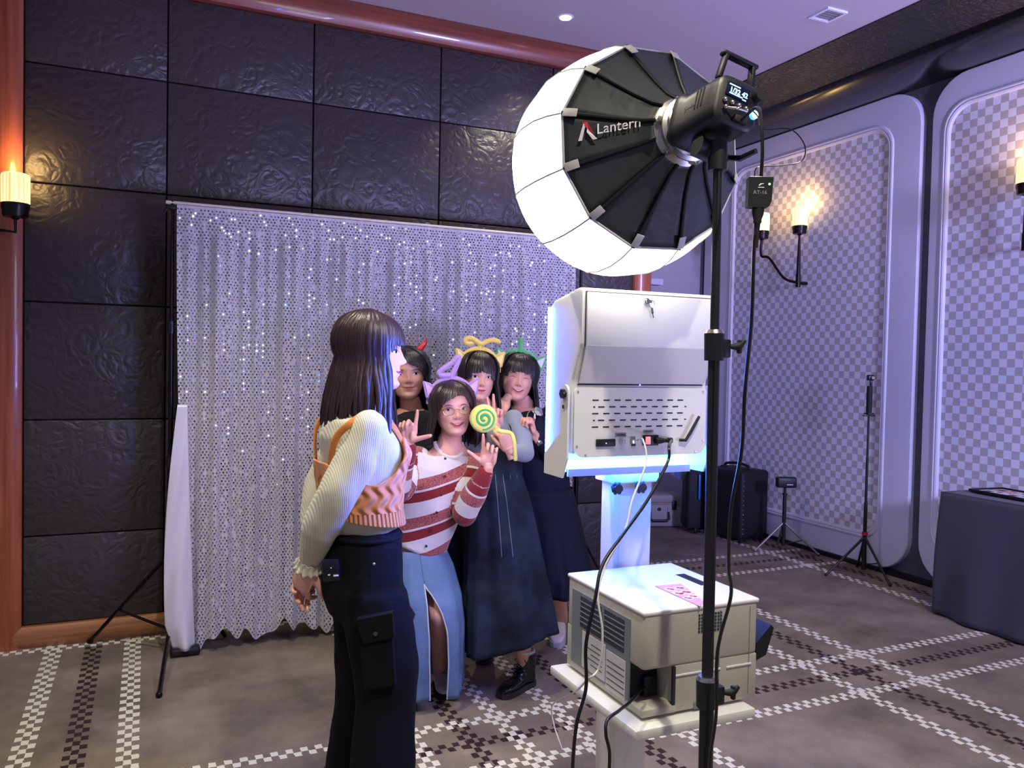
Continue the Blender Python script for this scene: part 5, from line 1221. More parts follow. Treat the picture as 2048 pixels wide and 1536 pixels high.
for sg in (-1, 1):
    def tp(y, aa, g=.014):
        c, A_, B_ = vring(y); a = math.radians(aa); return c+BF*math.cos(a)*(A_+g)+BL*math.sin(a)*(B_*.97+g)
    pts = spline([tp(922, 150*sg), tp(890, 146*sg), tp(862, 138*sg), tp(840, 122*sg, .016), tp(824, 100*sg, .016), tp(832, 70*sg, .016), tp(850, 52*sg), tp(880, 38*sg)], 8)
    ups = []
    for p in pts:
        q = p-(T1[3][0]); q.z = max(0, p.z-T1[2][0].z)*6; ups.append(q.normalized())
    m = MB(); m.tube(pts, .0105, 8, flat=.28, upv=ups); obj('shoulder_strap', m, M_strap, P1, smooth=180)
# cargo trousers
M_pants = mat('black_twill', (9, 11, 20), .85, bump=.3, bscale=200, spec=.2)
pm = MB()
pm.loft([(p1(728, 1056), BF*.100, BL*.130), (p1(727, 1085), BF*.108, BL*.145), (p1(725, 1130), BF*.120, BL*.16), (p1(728, 1180), BF*.122, BL*.168), (p1(737, 1225), BF*.116, BL*.168)], n=32)
for s_ in (-1, 1):
    c = [p1(730, 1165), p1(744, 1240), p1(751, 1300), p1(750, 1380), p1(744, 1450), p1(738, 1530)]
    c += [c[-1]-UPZ*.15, c[-1]-UPZ*.30, c[-1]-UPZ*.46]
    for k in range(len(c)): c[k] = c[k]+BL*s_*(.078+.006*k)
    rr = [.105, .106, .102, .092, .092, .097, .102, .106, .110]
    c[-1].z = max(c[-1].z, .031)
    pm.loft([(q, BF*r, BL*r*.92) for q, r in zip(c, rr)], n=24)
pmm = remesh(pm, .009, 5); displace(pmm, .012, 7, (1, 1, .7), 5.); displace(pmm, .004, 22, (1, 1, .6), 9.)
tr = obj('cargo_trousers', pmm, M_pants, P1, smooth=180)
def onleg(px, py, off=0.): return W(px, py, D1-.195-off)
def pocket(c0, c1, c2, c3, th, name, mt, parent, b=.004):
    m = MB(); m.prism([c0, c1, c2, c3], FH_*th); return obj(name, m, mt, parent, smooth=0)
pocket(onleg(716, 1262, .003), onleg(782, 1250, .003), onleg(790, 1370, .0), onleg(728, 1380, .0), .05, 'cargo_pocket', M_pants, tr)
fl_ = pocket(onleg(712, 1240, .012), onleg(784, 1226, .012), onleg(788, 1275, .012), onleg(726, 1288, .012), .03, 'pocket_flap', M_pants, tr)
m = MB(); m.cyl(onleg(751, 1268, .012), onleg(751, 1268, .017), .0065, .0060, 16); obj('snap_button', m, mat('dark_snap', (60, 56, 60), .4, metal=.5), tr)
m = MB(); m.prism([W(793, 1200, D1-.05), W(824, 1247, D1-.03), W(806, 1262, D1-.05), W(786, 1256, D1-.07)], FH_*.09); obj('pocket_flap', m, M_pants, tr, smooth=0)
m = MB(); m.prism([W(790, 1252, D1-.06), W(818, 1300, D1-.02), W(820, 1330, D1-.02), W(806, 1345, D1-.03), W(792, 1340, D1-.06)], FH_*.09); obj('cargo_pocket', m, M_pants, tr, smooth=0)
m = MB(); m.cyl(W(806, 1247, D1-.055), W(806, 1247, D1-.062), .0060, .0055, 16); obj('snap_button', m, M_metal, tr)
m = MB(); m.ball(W(748, 1128, D1-.175), .0045, 10); obj('rivet', m, M_metal, tr)
m = MB(); m.tube([p1(728, 1066)+BF*.106*math.cos(a)+BL*.138*math.sin(a) for a in np.linspace(0, 2*PI, 41)], .0075, 8); obj('waistband', m, M_pants, tr)
for s_ in (-1, 1):
    ft = p1(744, 1450)+BL*s_*.11; ft.z = 0; up_, so_ = shoe(ft-BF*.10, ft+BF*.17, .07, .042)
    sh_ = obj('shoe', joinm([up_]), M_bk, P1, smooth=180)
    if sh_.data: sh_.data.transform(Matrix.Translation(-BASE[P1.name]))if False else None
# transmitter clipped on the waistband
wp = W(663, 1140, D1-.175)
m = MB(); m.box(wp, (.050, .022, .062), frame(FH_, UPZ+RH_*-.12) , bev=.006)
tx = empty('wireless_pack', wp, 'small black wireless transmitter tucked in the back waistband of the black trousers', 'transmitter')
obj('pack_body', m, mat('navy_black_plastic', (14, 18, 34), .22), tx)
m = MB(); m.box(W(672, 1151, D1-.188), (.014, .003, .004)); m.box(W(658, 1150, D1-.188), (.006, .003, .003)); obj('label_strip', m, M_print, tx, smooth=0)
m = MB(); m.ball(W(662, 1136, D1-.188), .002, 8); obj('indicator', m, M_print, tx)
# long auburn hair
def drape1(p, a, t):
    q = Vector(p)
    d = abs(a)
    back = max(0, (d-95)/85)
    q -= RH_*(.030*back*t + .004*t); q += FH_*(-.01*t if a > 0 else 0)
    if d < 80: q += RH_*.022*t
    q += -FH_*.020*t*(1 if a > 0 and 40 < d < 150 else 0)
    return q
def len1(a):
    d = abs(a); return interp(d, [40, 56, 66, 90, 120, 150, 180], [.205, .27, .28, .19, .205, .235, .225])
hair(h1, P1, M_hbrown, len1, face_a=57, bang=(56, lambda a: .022 if abs(a) < 34 else interp(abs(a), [34, 62], [.015, -.02]), 0), seed=4, n=90, vol=1.15, sweep=-8, drape=drape1)

# ======== helper for the standing group
AX, BY = Vector((1, 0, 0)), Vector((0, -1, 0))       # across and towards the booth
def legs(m, hips, knees, ankles, r=(.075, .052, .036)):
    for h_, k, a in zip(hips, knees, ankles): m.chain([Vector(h_), Vector(k), Vector(a)], list(r), 14)

# ======== 2. woman with glasses and striped cardigan, crouching a little
D2 = 3.55; p2 = lambda x, y, d=D2: W(x, y, d)
h2 = Head(p2(905, 818), (-.14, -1, 0), roll=math.radians(4), pitch=.02, sc=.98, wide=1.10, smile=1., cheek=1.2, nose=.85)
nk = p2(899, 885, D2+.03)
shl, shr = p2(836, 917, D2+.02), p2(955, 932, D2+.01)          # image left / right shoulder
elr, wr = p2(928, 1026, D2-.06), p2(976, 936, D2-.17)
ell, wl = p2(792, 985, D2-.10), p2(816, 888, D2-.22)
kn2, an2 = Vector((1.205, 3.30, .46)), Vector((1.245, 3.50, .10))
body = MB(); torso_body(body, nk, p2(872, 960, D2+.04), p2(845, 1050, D2+.06), p2(835, 1125, D2+.06), AX, BY, sw=.135, ww=.105, hw=.13)
body.loft([(p2(904, 850), AX*.045, BY*.045), (p2(901, 885, D2+.03), AX*.05, BY*.05), (p2(897, 905, D2+.04), AX*.075, BY*.06), (p2(894, 922, D2+.04), AX*.11, BY*.07)], n=20)
hp = p2(835, 1130, D2+.06)
legs(body, [hp+AX*.07, hp-AX*.07], [p2(879, 1228, D2-.075), Vector((1.03, 3.36, .50))], [Vector((1.235, 3.49, .08)), Vector((1.05, 3.47, .08))], (.074, .050, .034))
body.chain([shr, elr, wr], [.042, .034, .024], 12); body.chain([shl, ell, wl], [.042, .034, .024], 12)
# image-left hand: index up, thumb out to the right; image-right hand: index up-right, thumb up-left
hA = hand(wl, (UPZ*1+RH_*.05), (-FH_*.8-RH_*.25), [.05, 1.25, 1.35, 1.3], thumb=(1.25, .05), side=1, sc=.97, tcurl=.0)
hB = hand(wr, (UPZ*1+RH_*.08), (-FH_*1), [.10, .95, 1.05, .9], thumb=(1.0, .1), side=-1, sc=.95, tcurl=.0)
P2 = person(Vector((1.1, 3.35, 0)), 'smiling woman in glasses, lilac headband and red striped cardigan, leaning in front of the group', [remesh(body, .008, 4), h2.skin(), hA, hB], M_skin)
face(h2, P2, gaze=.002, mouth='grin', lip=(198, 84, 92), eyeh=.0052)
M_frame = mat('thin_gold_frame', (190, 160, 140), .25, metal=1)
def lens_mat():
    m = bpy.data.materials.new('spectacle_lens'); m.use_nodes = True; nt = m.node_tree; nt.nodes.clear()
    o = nt.nodes.new('ShaderNodeOutputMaterial'); t = nt.nodes.new('ShaderNodeBsdfTransparent'); g = nt.nodes.new('ShaderNodeBsdfGlossy'); g.inputs['Roughness'].default_value = .03
    g.inputs['Color'].default_value = (.75, .75, 1, 1)
    x = nt.nodes.new('ShaderNodeMixShader'); x.inputs[0].default_value = .14; nt.links.new(t.outputs[0], x.inputs[1]); nt.links.new(g.outputs[0], x.inputs[2]); nt.links.new(x.outputs[0], o.inputs[0]); return m
gl = empty('spectacles', h2.S(0, 0, .02), 'thin-framed spectacles on the face of the woman in the striped cardigan', 'glasses'); M_lens = lens_mat()
for sx in (-1, 1):
    rim = [h2.P(sx*.033+.0215*math.cos(a), .101-.010*(abs(sx*.033+.0215*math.cos(a))/.055)**2, -.004+.0185*math.sin(a)) for a in np.linspace(0, 2*PI, 29)]
    m = MB(); m.tube(rim, .0010, 6, cap=False); obj('rim', m, M_frame, gl)
    m = MB(); m.add(rim[:-1], [tuple(range(28))]); obj('lens', m, M_lens, gl, smooth=0)
    m = MB(); m.tube([h2.P(sx*.055, .092, .002), h2.P(sx*.072, .06, .004), h2.P(sx*.078, -.01, .0)], .0012, 6); obj('temple', m, M_frame, gl)
m = MB(); m.tube([h2.P(-.012, .1005, .0), h2.P(0, .104, .004), h2.P(.012, .1005, .0)], .0011, 6); obj('bridge', m, M_frame, gl)
# striped cardigan
def stripes_mat():
    m, nt, b = newmat('striped_knit'); L = nt.links; at = N(nt, 'ShaderNodeAttribute', attribute_name='stripe'); tc = N(nt, 'ShaderNodeTexCoord')
    n = N(nt, 'ShaderNodeTexNoise'); n.inputs['Scale'].default_value = 260; L.new(tc.outputs['Object'], n.inputs['Vector'])
    t = math_node(nt, 'FRACT', math_node(nt, 'DIVIDE', at.outputs['Fac'], .163))
    cr = N(nt, 'ShaderNodeValToRGB'); cr.color_ramp.interpolation = 'CONSTANT'; R_ = (*lin((138, 30, 34)), 1); Wt = (*lin((232, 228, 224)), 1); Pk = (*lin((186, 110, 104)), 1)
    stops = [(0, Pk), (.29, Wt), (.35, R_), (.60, Wt)]
    cr.color_ramp.elements[0].position = 0; cr.color_ramp.elements[0].color = Pk; cr.color_ramp.elements[1].position = .29; cr.color_ramp.elements[1].color = Wt
    for p_, c_ in stops[2:]: e_ = cr.color_ramp.elements.new(p_); e_.color = c_
    L.new(t, cr.inputs[0])
    yoke = N(nt, 'ShaderNodeMix', data_type='RGBA'); L.new(math_node(nt, 'LESS_THAN', at.outputs['Fac'], 0.), yoke.inputs[0]); L.new(cr.outputs[0], yoke.inputs[6]); yoke.inputs[7].default_value = Wt
    ispk = math_node(nt, 'MULTIPLY', math_node(nt, 'LESS_THAN', t, .29), math_node(nt, 'GREATER_THAN', at.outputs['Fac'], 0.))
    mot = N(nt, 'ShaderNodeMix', data_type='RGBA'); L.new(math_node(nt, 'MULTIPLY', ispk, math_node(nt, 'GREATER_THAN', n.outputs[0], .53)), mot.inputs[0]); L.new(yoke.outputs[2], mot.inputs[6]); mot.inputs[7].default_value = (*lin((140, 52, 50)), 1)
    L.new(mot.outputs[2], b.inputs['Base Color']); b.inputs['Roughness'].default_value = .9; b.inputs['Sheen Weight'].default_value = .3
    bp = N(nt, 'ShaderNodeBump'); bp.inputs['Strength'].default_value = .4; bp.inputs['Distance'].default_value = .003; L.new(n.outputs[0], bp.inputs['Height']); L.new(bp.outputs[0], b.inputs['Normal'])
    return m
cg = MB()
S2 = [(p2(893, 908, D2+.035), .088, .072), (p2(890, 922, D2+.03), .130, .090), (p2(882, 945, D2+.03), .150, .112), (p2(872, 980, D2+.035), .143, .118), (p2(858, 1020, D2+.04), .134, .118), (p2(845, 1060, D2+.05), .125, .118), (p2(834, 1096, D2+.05), .120, .118), (p2(833, 1101, D2+.05), .112, .110)]
cg.loft([(c, AX*a+UPZ*(-.045 if i else 0), BY*b_) for i, (c, a, b_) in enumerate(S2)], n=34)
cg.chain([shr, shr.lerp(elr, .5)+RH_*.012, elr, elr.lerp(wr, .45), wr-(wr-elr)*.10], [.058, .058, .056, .052, .036], 16)
cg.chain([shl, shl.lerp(ell, .5), ell, ell.lerp(wl, .45), wl-(wl-ell)*.08], [.058, .058, .056, .052, .038], 16)
cgm = remesh(cg, .0055, 6); displace(cgm, .007, 12, (1, 1, .7), 2.)
vals = []
for v in cgm.vertices:
    p = v.co; c = [seg_param(p, shr, elr), seg_param(p, elr, wr), seg_param(p, shl, ell), seg_param(p, ell, wl)]
    lens = [(shr-elr).length, 0, (shl-ell).length, 0]
    best = min(range(4), key=lambda i: c[i][0])
    axis = seg_param(p, S2[1][0], S2[-2][0])
    rel = p-S2[0][0]; tv = -(rel.z)+.30*rel.x-.052
    if c[best][0] < .066 and axis[0] > .115:
        s0 = .03 if best in (0, 2) else .03+lens[best-1]
        tv = c[best][1]+s0
        if best in (1, 3):
            rem = ((elr-wr).length if best == 1 else (ell-wl).length)-c[best][1]
            if rem < .075: tv = .163*.45
    vals.append(tv)
add_attr(cgm, vals)
M_str = stripes_mat(); cdg = obj('striped_cardigan', cgm, M_str, P2, smooth=180)
# neckline, buttons, hem rib
m = MB(); nl = [p2(897, 893, D2+.02)+AX*.062*math.cos(a)+BY*.06*math.sin(a)+UPZ*(.012-.055*max(0, math.sin(a))) for a in np.linspace(0, 2*PI, 40)]; m.tube(nl, .009, 8); obj('neck_rib', m, mat('cream_rib', (228, 222, 214), .9), cdg)
for py, px in ((917, 890), (952, 890), (990, 882), (1025, 873), (1060, 862), (1092, 852)):
    m = MB(); c = W(px, py, D2-.095+.00012*(py-917)); m.cyl(c, c+BY*.006, .0055, .005, 12); obj('button', m, mat('brown_button', (50, 34, 34), .35), cdg)
# light denim maxi skirt with a front slit
M_den = denim('light_denim', (102, 128, 164)); M_hem = mat('denim_edge', (196, 208, 222), .85)
rg = [(p2(838, 1094, D2+.05), AX*.115, BY*.105), (p2(843, 1130, D2+.04), AX*.140, BY*.135), (p2(852, 1190, D2+.01), AX*.155, BY*.160), (p2(858, 1250, D2-.0), AX*.155, BY*.165), (p2(859, 1320, D2+.0), AX*.150, BY*.155), (p2(858, 1388, D2+.02), AX*.148, BY*.15)]
rg[-1][0].z = .06
sa = lambda v: math.radians(interp(v, [0, .30, .36, .50, .62, .8, 1], [66.5, 64.5, 62, 66, 62, 59, 55])); sb = lambda v: math.radians(360+interp(v, [0, .30, .36, .50, .62, .8, 1], [66.0, 63.5, 48, 30, 22, 20, 24]))
def a0f(v): return math.radians(interp(v, [0, .28, .40, .55, .75, 1], [106, 106, 107, 109, 109, 107]))
def a1f(v): return math.radians(360+interp(v, [0, .28, .34, .45, .55, .75, 1], [106, 106, 96, 85, 80, 77, 77]))
sk = skirt_mb(rg, n=100, folds=5, amp=.013, a0=a0f, a1=a1f, seed=1)
obj('denim_skirt', sk, M_den, P2, smooth=180, solid=.004)
for fn_, nm in ((a0f, 'slit_edge'), (a1f, 'slit_edge')):
    pts = []
    for k in range(24):
        v = .27+.73*k/23; kk = v*(len(rg)-1); i = min(int(kk), len(rg)-2); t = kk-i; c = rg[i][0].lerp(rg[i+1][0], t); A_ = rg[i][1].lerp(rg[i+1][1], t); B_ = rg[i][2].lerp(rg[i+1][2], t); a = fn_(v)
        f = 1+(.013*v**1.3)*(math.sin(a*5+1+1.5*v)+.5*math.sin(a*11+2))/A_.length; pts.append(c+(A_*math.cos(a)+B_*math.sin(a))*f)
    m = MB(); m.tube(pts, .0035, 6); obj(nm, m, M_hem, P2)
M_shoe_p = mat('pale_shoe', (216, 208, 216), .5)
def shoes_for(P, lst, mt, smt, boot=0., h=.06, label=None):
    for heel, toe in lst:
        u_, s_ = shoe(heel, toe, h, .040, boot); o = obj('shoe', u_, mt, P, smooth=180, label=label)
        q = obj('sole', s_, smt, o, smooth=30)
shoes_for(P2, [(Vector((1.235, 3.50, 0)), WZ(893, 1400)), (Vector((1.05, 3.51, 0)), Vector((1.03, 3.29, 0)))], M_shoe_p, M_bk2)
def len2(a): return interp(abs(a), [40, 80, 120, 180], [.150, .165, .165, .16])
def drape2(p, a, t): return p+Vector((math.copysign(.008, a)*-t*.5, 0, 0))
hair(h2, P2, M_hdark, len2, face_a=60, bang=(58, lambda a: interp(a, [-60, -28, 0, 28, 60], [-.02, .058, .062, .036, -.02]), -12), part=-12, seed=9, n=60, vol=1.12, sweep=-26, drape=drape2)
mb_ = MB()
# ---- headbands
def headband(h, col, label, tops, ears=True, earc=None, band=.0115):
    e = empty('plush_headband', h.P(0, -.01, .125), label, 'headband'); M_ = mat('plush', col, .95, bump=.5, bscale=300, sheen=.8)
    pts = [h.P(math.sin(a)*.090, -.012, math.cos(a)*.100+.034) for a in np.linspace(-1.62, 1.62, 25)]
    m = MB(); m.tube(pts, band, 10, flat=1.3, upv=[(p-h.P(0, -.012, .02)).normalized() for p in pts]); obj('band', m, M_, e)
    if ears:
        for s_ in (-1, 1):
            b0 = h.P(s_*.074, -.008, .098); tip = h.P(s_*.113, .004, .128); lo = h.P(s_*.098, .0, .062)
            m = MB(); m.chain([b0, b0.lerp(tip, .55), tip], [.012, .012, .005], 10); m.chain([b0, lo, tip], [.012, .011, .005], 10); me_ = remesh(m, .0035, 6); o = obj('ear', me_, M_, e, smooth=180)
            m = MB(); m.prism([b0+h.R @ Vector((0, .012, 0)), tip+h.R @ Vector((-s_*.004, .009, -.004)), lo+h.R @ Vector((0, .012, .004))], h.R @ Vector((0, .002, 0))); obj('inner_ear', m, mat('inner_ear', earc or col, .8), o, smooth=0)
    for pts_, rad in tops:
        P_ = spline([h.P(*q) for q in pts_], 6); k = len(P_); m = MB()
        rr = [rad*(1 if 0 < i < k-1 else .7) for i in range(k)]; m.tube(P_, rr, 12); m.ball(P_[0], rad*.72, 12); m.ball(P_[-1], rad*.72, 12); obj('antenna', m, M_, e, smooth=180)
    return e
headband(h2, (176, 140, 200), 'lilac plush headband with a closed loop on top and two small ears', [([(0, -.01, .128), (-.012, -.008, .160), (-.038, -.006, .218), (-.034, -.005, .230), (-.010, -.006, .206), (.034, -.006, .176), (.046, -.006, .162), (.036, -.006, .152), (.006, -.008, .150), (.0, -.01, .148)], .0118)], earc=(216, 180, 220))

# ======== 3. woman in the yellow headband, grey shirt and dark denim pinafore
D3 = 3.82; p3 = lambda x, y, d=D3: W(x, y, d)
h3 = Head(p3(957, 754), (-.18, -1, 0), roll=math.radians(-3), sc=.97, wide=1.06, nose=.8)
nk3 = p3(962, 812, D3+.04)
s3r, e3r, w3r = p3(1026, 842, D3-.02), p3(1049, 905, D3-.12), p3(1020, 903, D3-.26)
s3l, e3l, w3l = p3(935, 850, D3+.02), p3(968, 910, D3-.10), p3(992, 856, D3-.14)
body = MB(); torso_body(body, nk3, p3(985, 880, D3+.02), p3(992, 960, D3-.04), p3(1002, 1040, D3-.08), AX, BY, sw=.145, ww=.11, hw=.145)
body.loft([(p3(958, 790), AX*.045, BY*.045), (nk3, AX*.05, BY*.05), (p3(966, 835, D3+.04), AX*.12, BY*.07)], n=20)
hp = p3(1004, 1050, D3-.08)
a3 = WZ(1052, 1378); a3.z = .10; a3 += Vector((.0, .02, 0)); a3b = Vector((1.60, 3.78, .10))
legs(body, [hp+AX*.07, hp-AX*.05+Vector((0, .1, 0))], [lerp(hp, a3, .5)+BY*.05, lerp(hp, a3b, .5)], [a3, a3b], (.08, .052, .034))
body.chain([s3r, e3r, w3r], [.042, .034, .024], 12); body.chain([s3l, e3l, w3l], [.042, .034, .024], 12)
hC = hand(w3r, (-RH_*.25+UPZ*1), (-RH_*.5-FH_*-.3+FH_*-.5), [1.25, 1.3, 1.35, 1.3], thumb=(.6, .5), side=-1, sc=.98, tcurl=.8)
hC = hand(w3r, (UPZ*1-RH_*.30-FH_*.1), (-RH_*.55+FH_*.75), [1.15, 1.2, 1.25, 1.25], thumb=(.35, .7), side=1, sc=.98, tcurl=.8)
hD = hand(w3l, (UPZ*1-RH_*.02), (-FH_), [.02, .06, 1.45, 1.45], thumb=(.2, .9), side=-1, sc=.95, spread=2.0, tcurl=1.)
P3 = person(Vector((1.5, 3.5, 0)), 'woman in yellow headband, grey shirt and dark denim pinafore, holding the lollipop cushion', [remesh(body, .008, 4), h3.skin(), hC, hD], M_skin)
face(h3, P3, gaze=.001, lip=(200, 88, 96), eyeh=.0056)
M_shirt = mat('grey_green_shirt', (140, 152, 156), .85, bump=.2, bscale=150, sheen=.2)
ss = MB()
ss.loft([(p3(963, 815, D3+.04), AX*.075, BY*.065), (p3(972, 832, D3+.03), AX*.14, BY*.085), (p3(982, 850, D3+.02), AX*.158, BY*.105), (p3(985, 900, D3+.0), AX*.145, BY*.108), (p3(990, 950, D3-.03), AX*.125, BY*.10)], n=30)
ss.chain([s3r, s3r.lerp(e3r, .5)+RH_*.01, e3r, e3r.lerp(w3r, .5), w3r-(w3r-e3r)*.12], [.052, .050, .045, .040, .032], 16)
ss.chain([s3l, e3l, w3l-(w3l-e3l)*.2], [.052, .050, .036], 16)
ssm = remesh(ss, .0065, 6); displace(ssm, .008, 13, (1, 1, .8), 6.); obj('shirt', ssm, M_shirt, P3, smooth=180)
M_dd = denim('dark_denim', (30, 38, 52), .7)
r3 = [(p3(985, 868, D3-.005), AX*.122, BY*.118), (p3(988, 905, D3-.02), AX*.135, BY*.122), (p3(992, 950, D3-.04), AX*.122, BY*.112), (p3(997, 1000, D3-.06), AX*.145, BY*.13), (p3(1003, 1070, D3-.09), AX*.165, BY*.145), (p3(1009, 1150, D3-.12), AX*.185, BY*.16), (p3(1014, 1210, D3-.13), AX*.20, BY*.17), (p3(1018, 1268, D3-.13), AX*.215, BY*.18)]
def zig3(a, v): return UPZ*(-.05*v*max(0, math.cos(a-PI))+ .02*v*math.cos(a))
sk = skirt_mb(r3, n=120, folds=6, amp=.016, seed=3, zig=zig3); dr = obj('denim_pinafore', sk, M_dd, P3, smooth=180, solid=.004)
for a in (60, 78, 96, 112):
    pts = []
    for k in range(12):
        v = .26+.36*k/11; kk = v*7; i = int(kk); t = kk-i; aa = math.radians(a); c = r3[i][0].lerp(r3[i+1][0], t); A_ = r3[i][1].lerp(r3[i+1][1], t); B_ = r3[i][2].lerp(r3[i+1][2], t)
        f = 1+(.016*v**1.3)*(math.sin(aa*6+3+1.5*v)+.5*math.sin(aa*13+6))/A_.length; pts.append(c+(A_*math.cos(aa)+B_*math.sin(aa))*(f+.006))
    m = MB(); m.tube(pts, .0018, 5); obj('seam', m, mat('faded_seam', (110, 124, 146), .8), dr)
for s_ in (-.07, .075):
    m = MB(); pts = spline([p3(985, 870, D3-.02)+AX*s_+BY*.113, p3(978, 845, D3-.0)+AX*s_+BY*.104, p3(975, 829, D3+.03)+AX*s_*1.05+BY*.04, p3(975, 832, D3+.03)+AX*s_*1.1-BY*.08], 6)
    m.tube(pts, .020, 8, flat=.2, upv=[BY*.8+UPZ*.2+UPZ*.6*(i/len(pts)) for i in range(len(pts))]); obj('strap', m, M_dd, dr)
shoes_for(P3, [(WZ(1063, 1368), WZ(1000, 1398)), (Vector((1.64, 3.86, 0)), Vector((1.52, 3.66, 0)))], mat('black_leather', (16, 17, 18), .25), mat('dark_sole', (40, 38, 34), .5), boot=.155)
bt = [c for c in P3.children if c.name.startswith('shoe')][0]
hl, to = WZ(1063, 1368), WZ(1000, 1398); dd = (to-hl).normalized(); sd = dd.cross(UPZ)
for k in range(5):
    c = hl+dd*(.105+.018*k)+UPZ*(.118-.0145*k); m = MB(); m.tube([c-sd*.022+UPZ*-.004, c+UPZ*.006, c+sd*.022+UPZ*-.004], .0025, 6); obj('lace', m, M_bk2, bt)
m = MB(); c = hl+dd*.085+UPZ*.125; m.tube(spline([c+sd*.035, c+sd*.02+UPZ*.018, c, c-sd*.02+UPZ*.02, c-sd*.038-UPZ*.01], 4), .0022, 6); obj('lace', m, M_bk2, bt)
m = MB(); c = WZ(1052, 1378); c = Vector((a3.x, a3.y, .172)); m.tube([c+Vector((.042*math.cos(t), .042*math.sin(t), 0)) for t in np.linspace(0, 2*PI, 25)], .007, 8); obj('sock_cuff', m, M_print, P3)
hair(h3, P3, M_hblack, lambda a: interp(abs(a), [40, 80, 120, 180], [.27, .20, .18, .18]), face_a=58, bang=(52, lambda a: .018+.010*math.exp(-(a/9)**2) if abs(a) < 34 else -.012, 0), seed=12, n=60, vol=1.05, drape=lambda p, a, t: p+BY*.03*t*(abs(a) < 90)+Vector((0, 0, 0)))
headband(h3, (226, 198, 92), 'yellow plush headband with a curled top and small pointed ears', [([(-.088, -.01, .176), (-.06, -.008, .184), (-.03, -.006, .176), (-.004, -.006, .160), (.022, -.004, .172), (.044, -.004, .184), (.066, -.006, .180), (.072, -.008, .166), (.056, -.01, .158), (.034, -.01, .164)], .0118), ([(0, -.01, .126), (.002, -.008, .150), (.012, -.008, .160)], .0105)], earc=(240, 220, 140))
# lollipop cushion
lc = W(967, 837, 3.42); ln = (-FH_*1+RH_*.22+UPZ*.05).normalized(); lx = ln.cross(UPZ)*-1; lx.normalize(); lz = ln.cross(lx)*1.0
if lz.z < 0: lz = -lz
lp = empty('lollipop_cushion', lc, 'round yellow and green swirl lollipop cushion with a floppy yellow stick', 'plush toy'); M_yel = mat('yellow_plush', (228, 226, 112), .9, bump=.4, bscale=300, sheen=.6); M_grn = mat('green_plush', (66, 170, 96), .9, bump=.4, bscale=300, sheen=.5)
rr_ = .057
m = MB(); m.loft([(lc+ln*t, lx*r, lz*r) for t, r in [(.019, .004), (.019, rr_*.6), (.017, rr_*.88), (.010, rr_*1.0), (0, rr_*1.05), (-.012, rr_*1.02), (-.022, rr_*.85), (-.024, .004)]], n=36); obj('cushion', m, M_yel, lp, smooth=180)
pts = []
for k in range(60):
    t = k/59; a = 5.2-t*2*PI*2.1; r = .006+.040*t; pts.append(lc+ln*(.0205-.004*t**2)+(lx*math.cos(a)+lz*math.sin(a))*r)
m = MB(); m.tube(pts, [.0048+.0018*math.sin(PI*min(1, k/40)) for k in range(60)], 8, flat=.35, upv=ln); obj('swirl', m, M_grn, lp, smooth=180)
kn_ = W(993, 858, 3.44)
m = MB(); m.chain([lc+(kn_-lc)*.85, kn_, W(1003, 864, 3.44)], [.013, .012, .009], 12); m.ball(W(989, 862, 3.435), .011, 10); obj('knot', remesh(m, .003, 4), M_yel, lp, smooth=180)
stp = spline([W(1000, 863, 3.44), W(1012, 864, 3.44), W(1023, 868, 3.44), W(1028, 882, 3.44), W(1030, 903, 3.45), W(1031, 921, 3.46)], 6)
m = MB(); m.tube(stp, .0095, 10, flat=.8); obj('stick', m, M_yel, lp, smooth=180)

# ======== 4. woman in the green headband and navy dress
D4 = 4.02; p4 = lambda x, y, d=D4: W(x, y, d)
h4 = Head(p4(1035, 755), (-.30, -1, 0), roll=math.radians(-8), sc=.98, wide=1.12, cheek=1.5, smile=1., nose=.85)
nk4 = p4(1047, 812, D4+.04)
s4r, e4r, w4r = p4(1100, 835, D4-.0), p4(1112, 915, D4-.08), p4(1070, 872, D4-.26)
s4l, e4l, w4l = p4(1015, 835, D4+.05), p4(1005, 850, D4+.09), p4(1012, 800, D4-.13)
body = MB(); torso_body(body, nk4, p4(1072, 890, D4+.02), p4(1085, 980, D4-.0), p4(1095, 1050, D4-.0), AX, BY, sw=.15, ww=.12, hw=.15)
body.loft([(p4(1040, 790), AX*.048, BY*.048), (nk4, AX*.052, BY*.052), (p4(1055, 835, D4+.03), AX*.13, BY*.08)], n=20)
hp = p4(1098, 1060, D4); f4 = WZ(1113, 1296); f4h = WZ(1126, 1262); f4b = f4h+Vector((.17, .12, 0))
legs(body, [hp-AX*.03, hp+AX*.05], [Vector((1.97, 3.80, .50)), Vector((2.06, 3.9, .5))], [Vector((f4h.x-.03, f4h.y-.03, .075)), Vector((f4b.x, f4b.y, .075))], (.085, .055, .038))
body.chain([s4r, e4r, w4r], [.044, .035, .024], 12); body.chain([s4l, e4l, w4l], [.044, .035, .024], 12)
hE = hand(w4r, (UPZ*1-RH_*.35-FH_*.2), (-RH_*.6-FH_*.2), [1.35, 1.4, 1.4, 1.35], thumb=(.3, .8), side=-1, sc=1.0, tcurl=1.)
hF = hand(w4l, (-RH_*.35-UPZ*.55-FH_*.8), (-UPZ*.6+FH_*.5), [.35, .4, .45, .5], thumb=(.7, .2), side=-1, sc=1.0)
P4 = person(Vector((1.95, 3.8, 0)), 'laughing woman with closed eyes in green plush headband and long navy dress, farthest right', [remesh(body, .008, 4), h4.skin(), hE, hF], M_skin2)
face(h4, P4, eyes='closed', mouth='grin', lip=(206, 96, 100))
M_navy = mat('navy_cloth', (14, 20, 38), .8, bump=.3, bscale=120, spec=.25)
sn = MB()
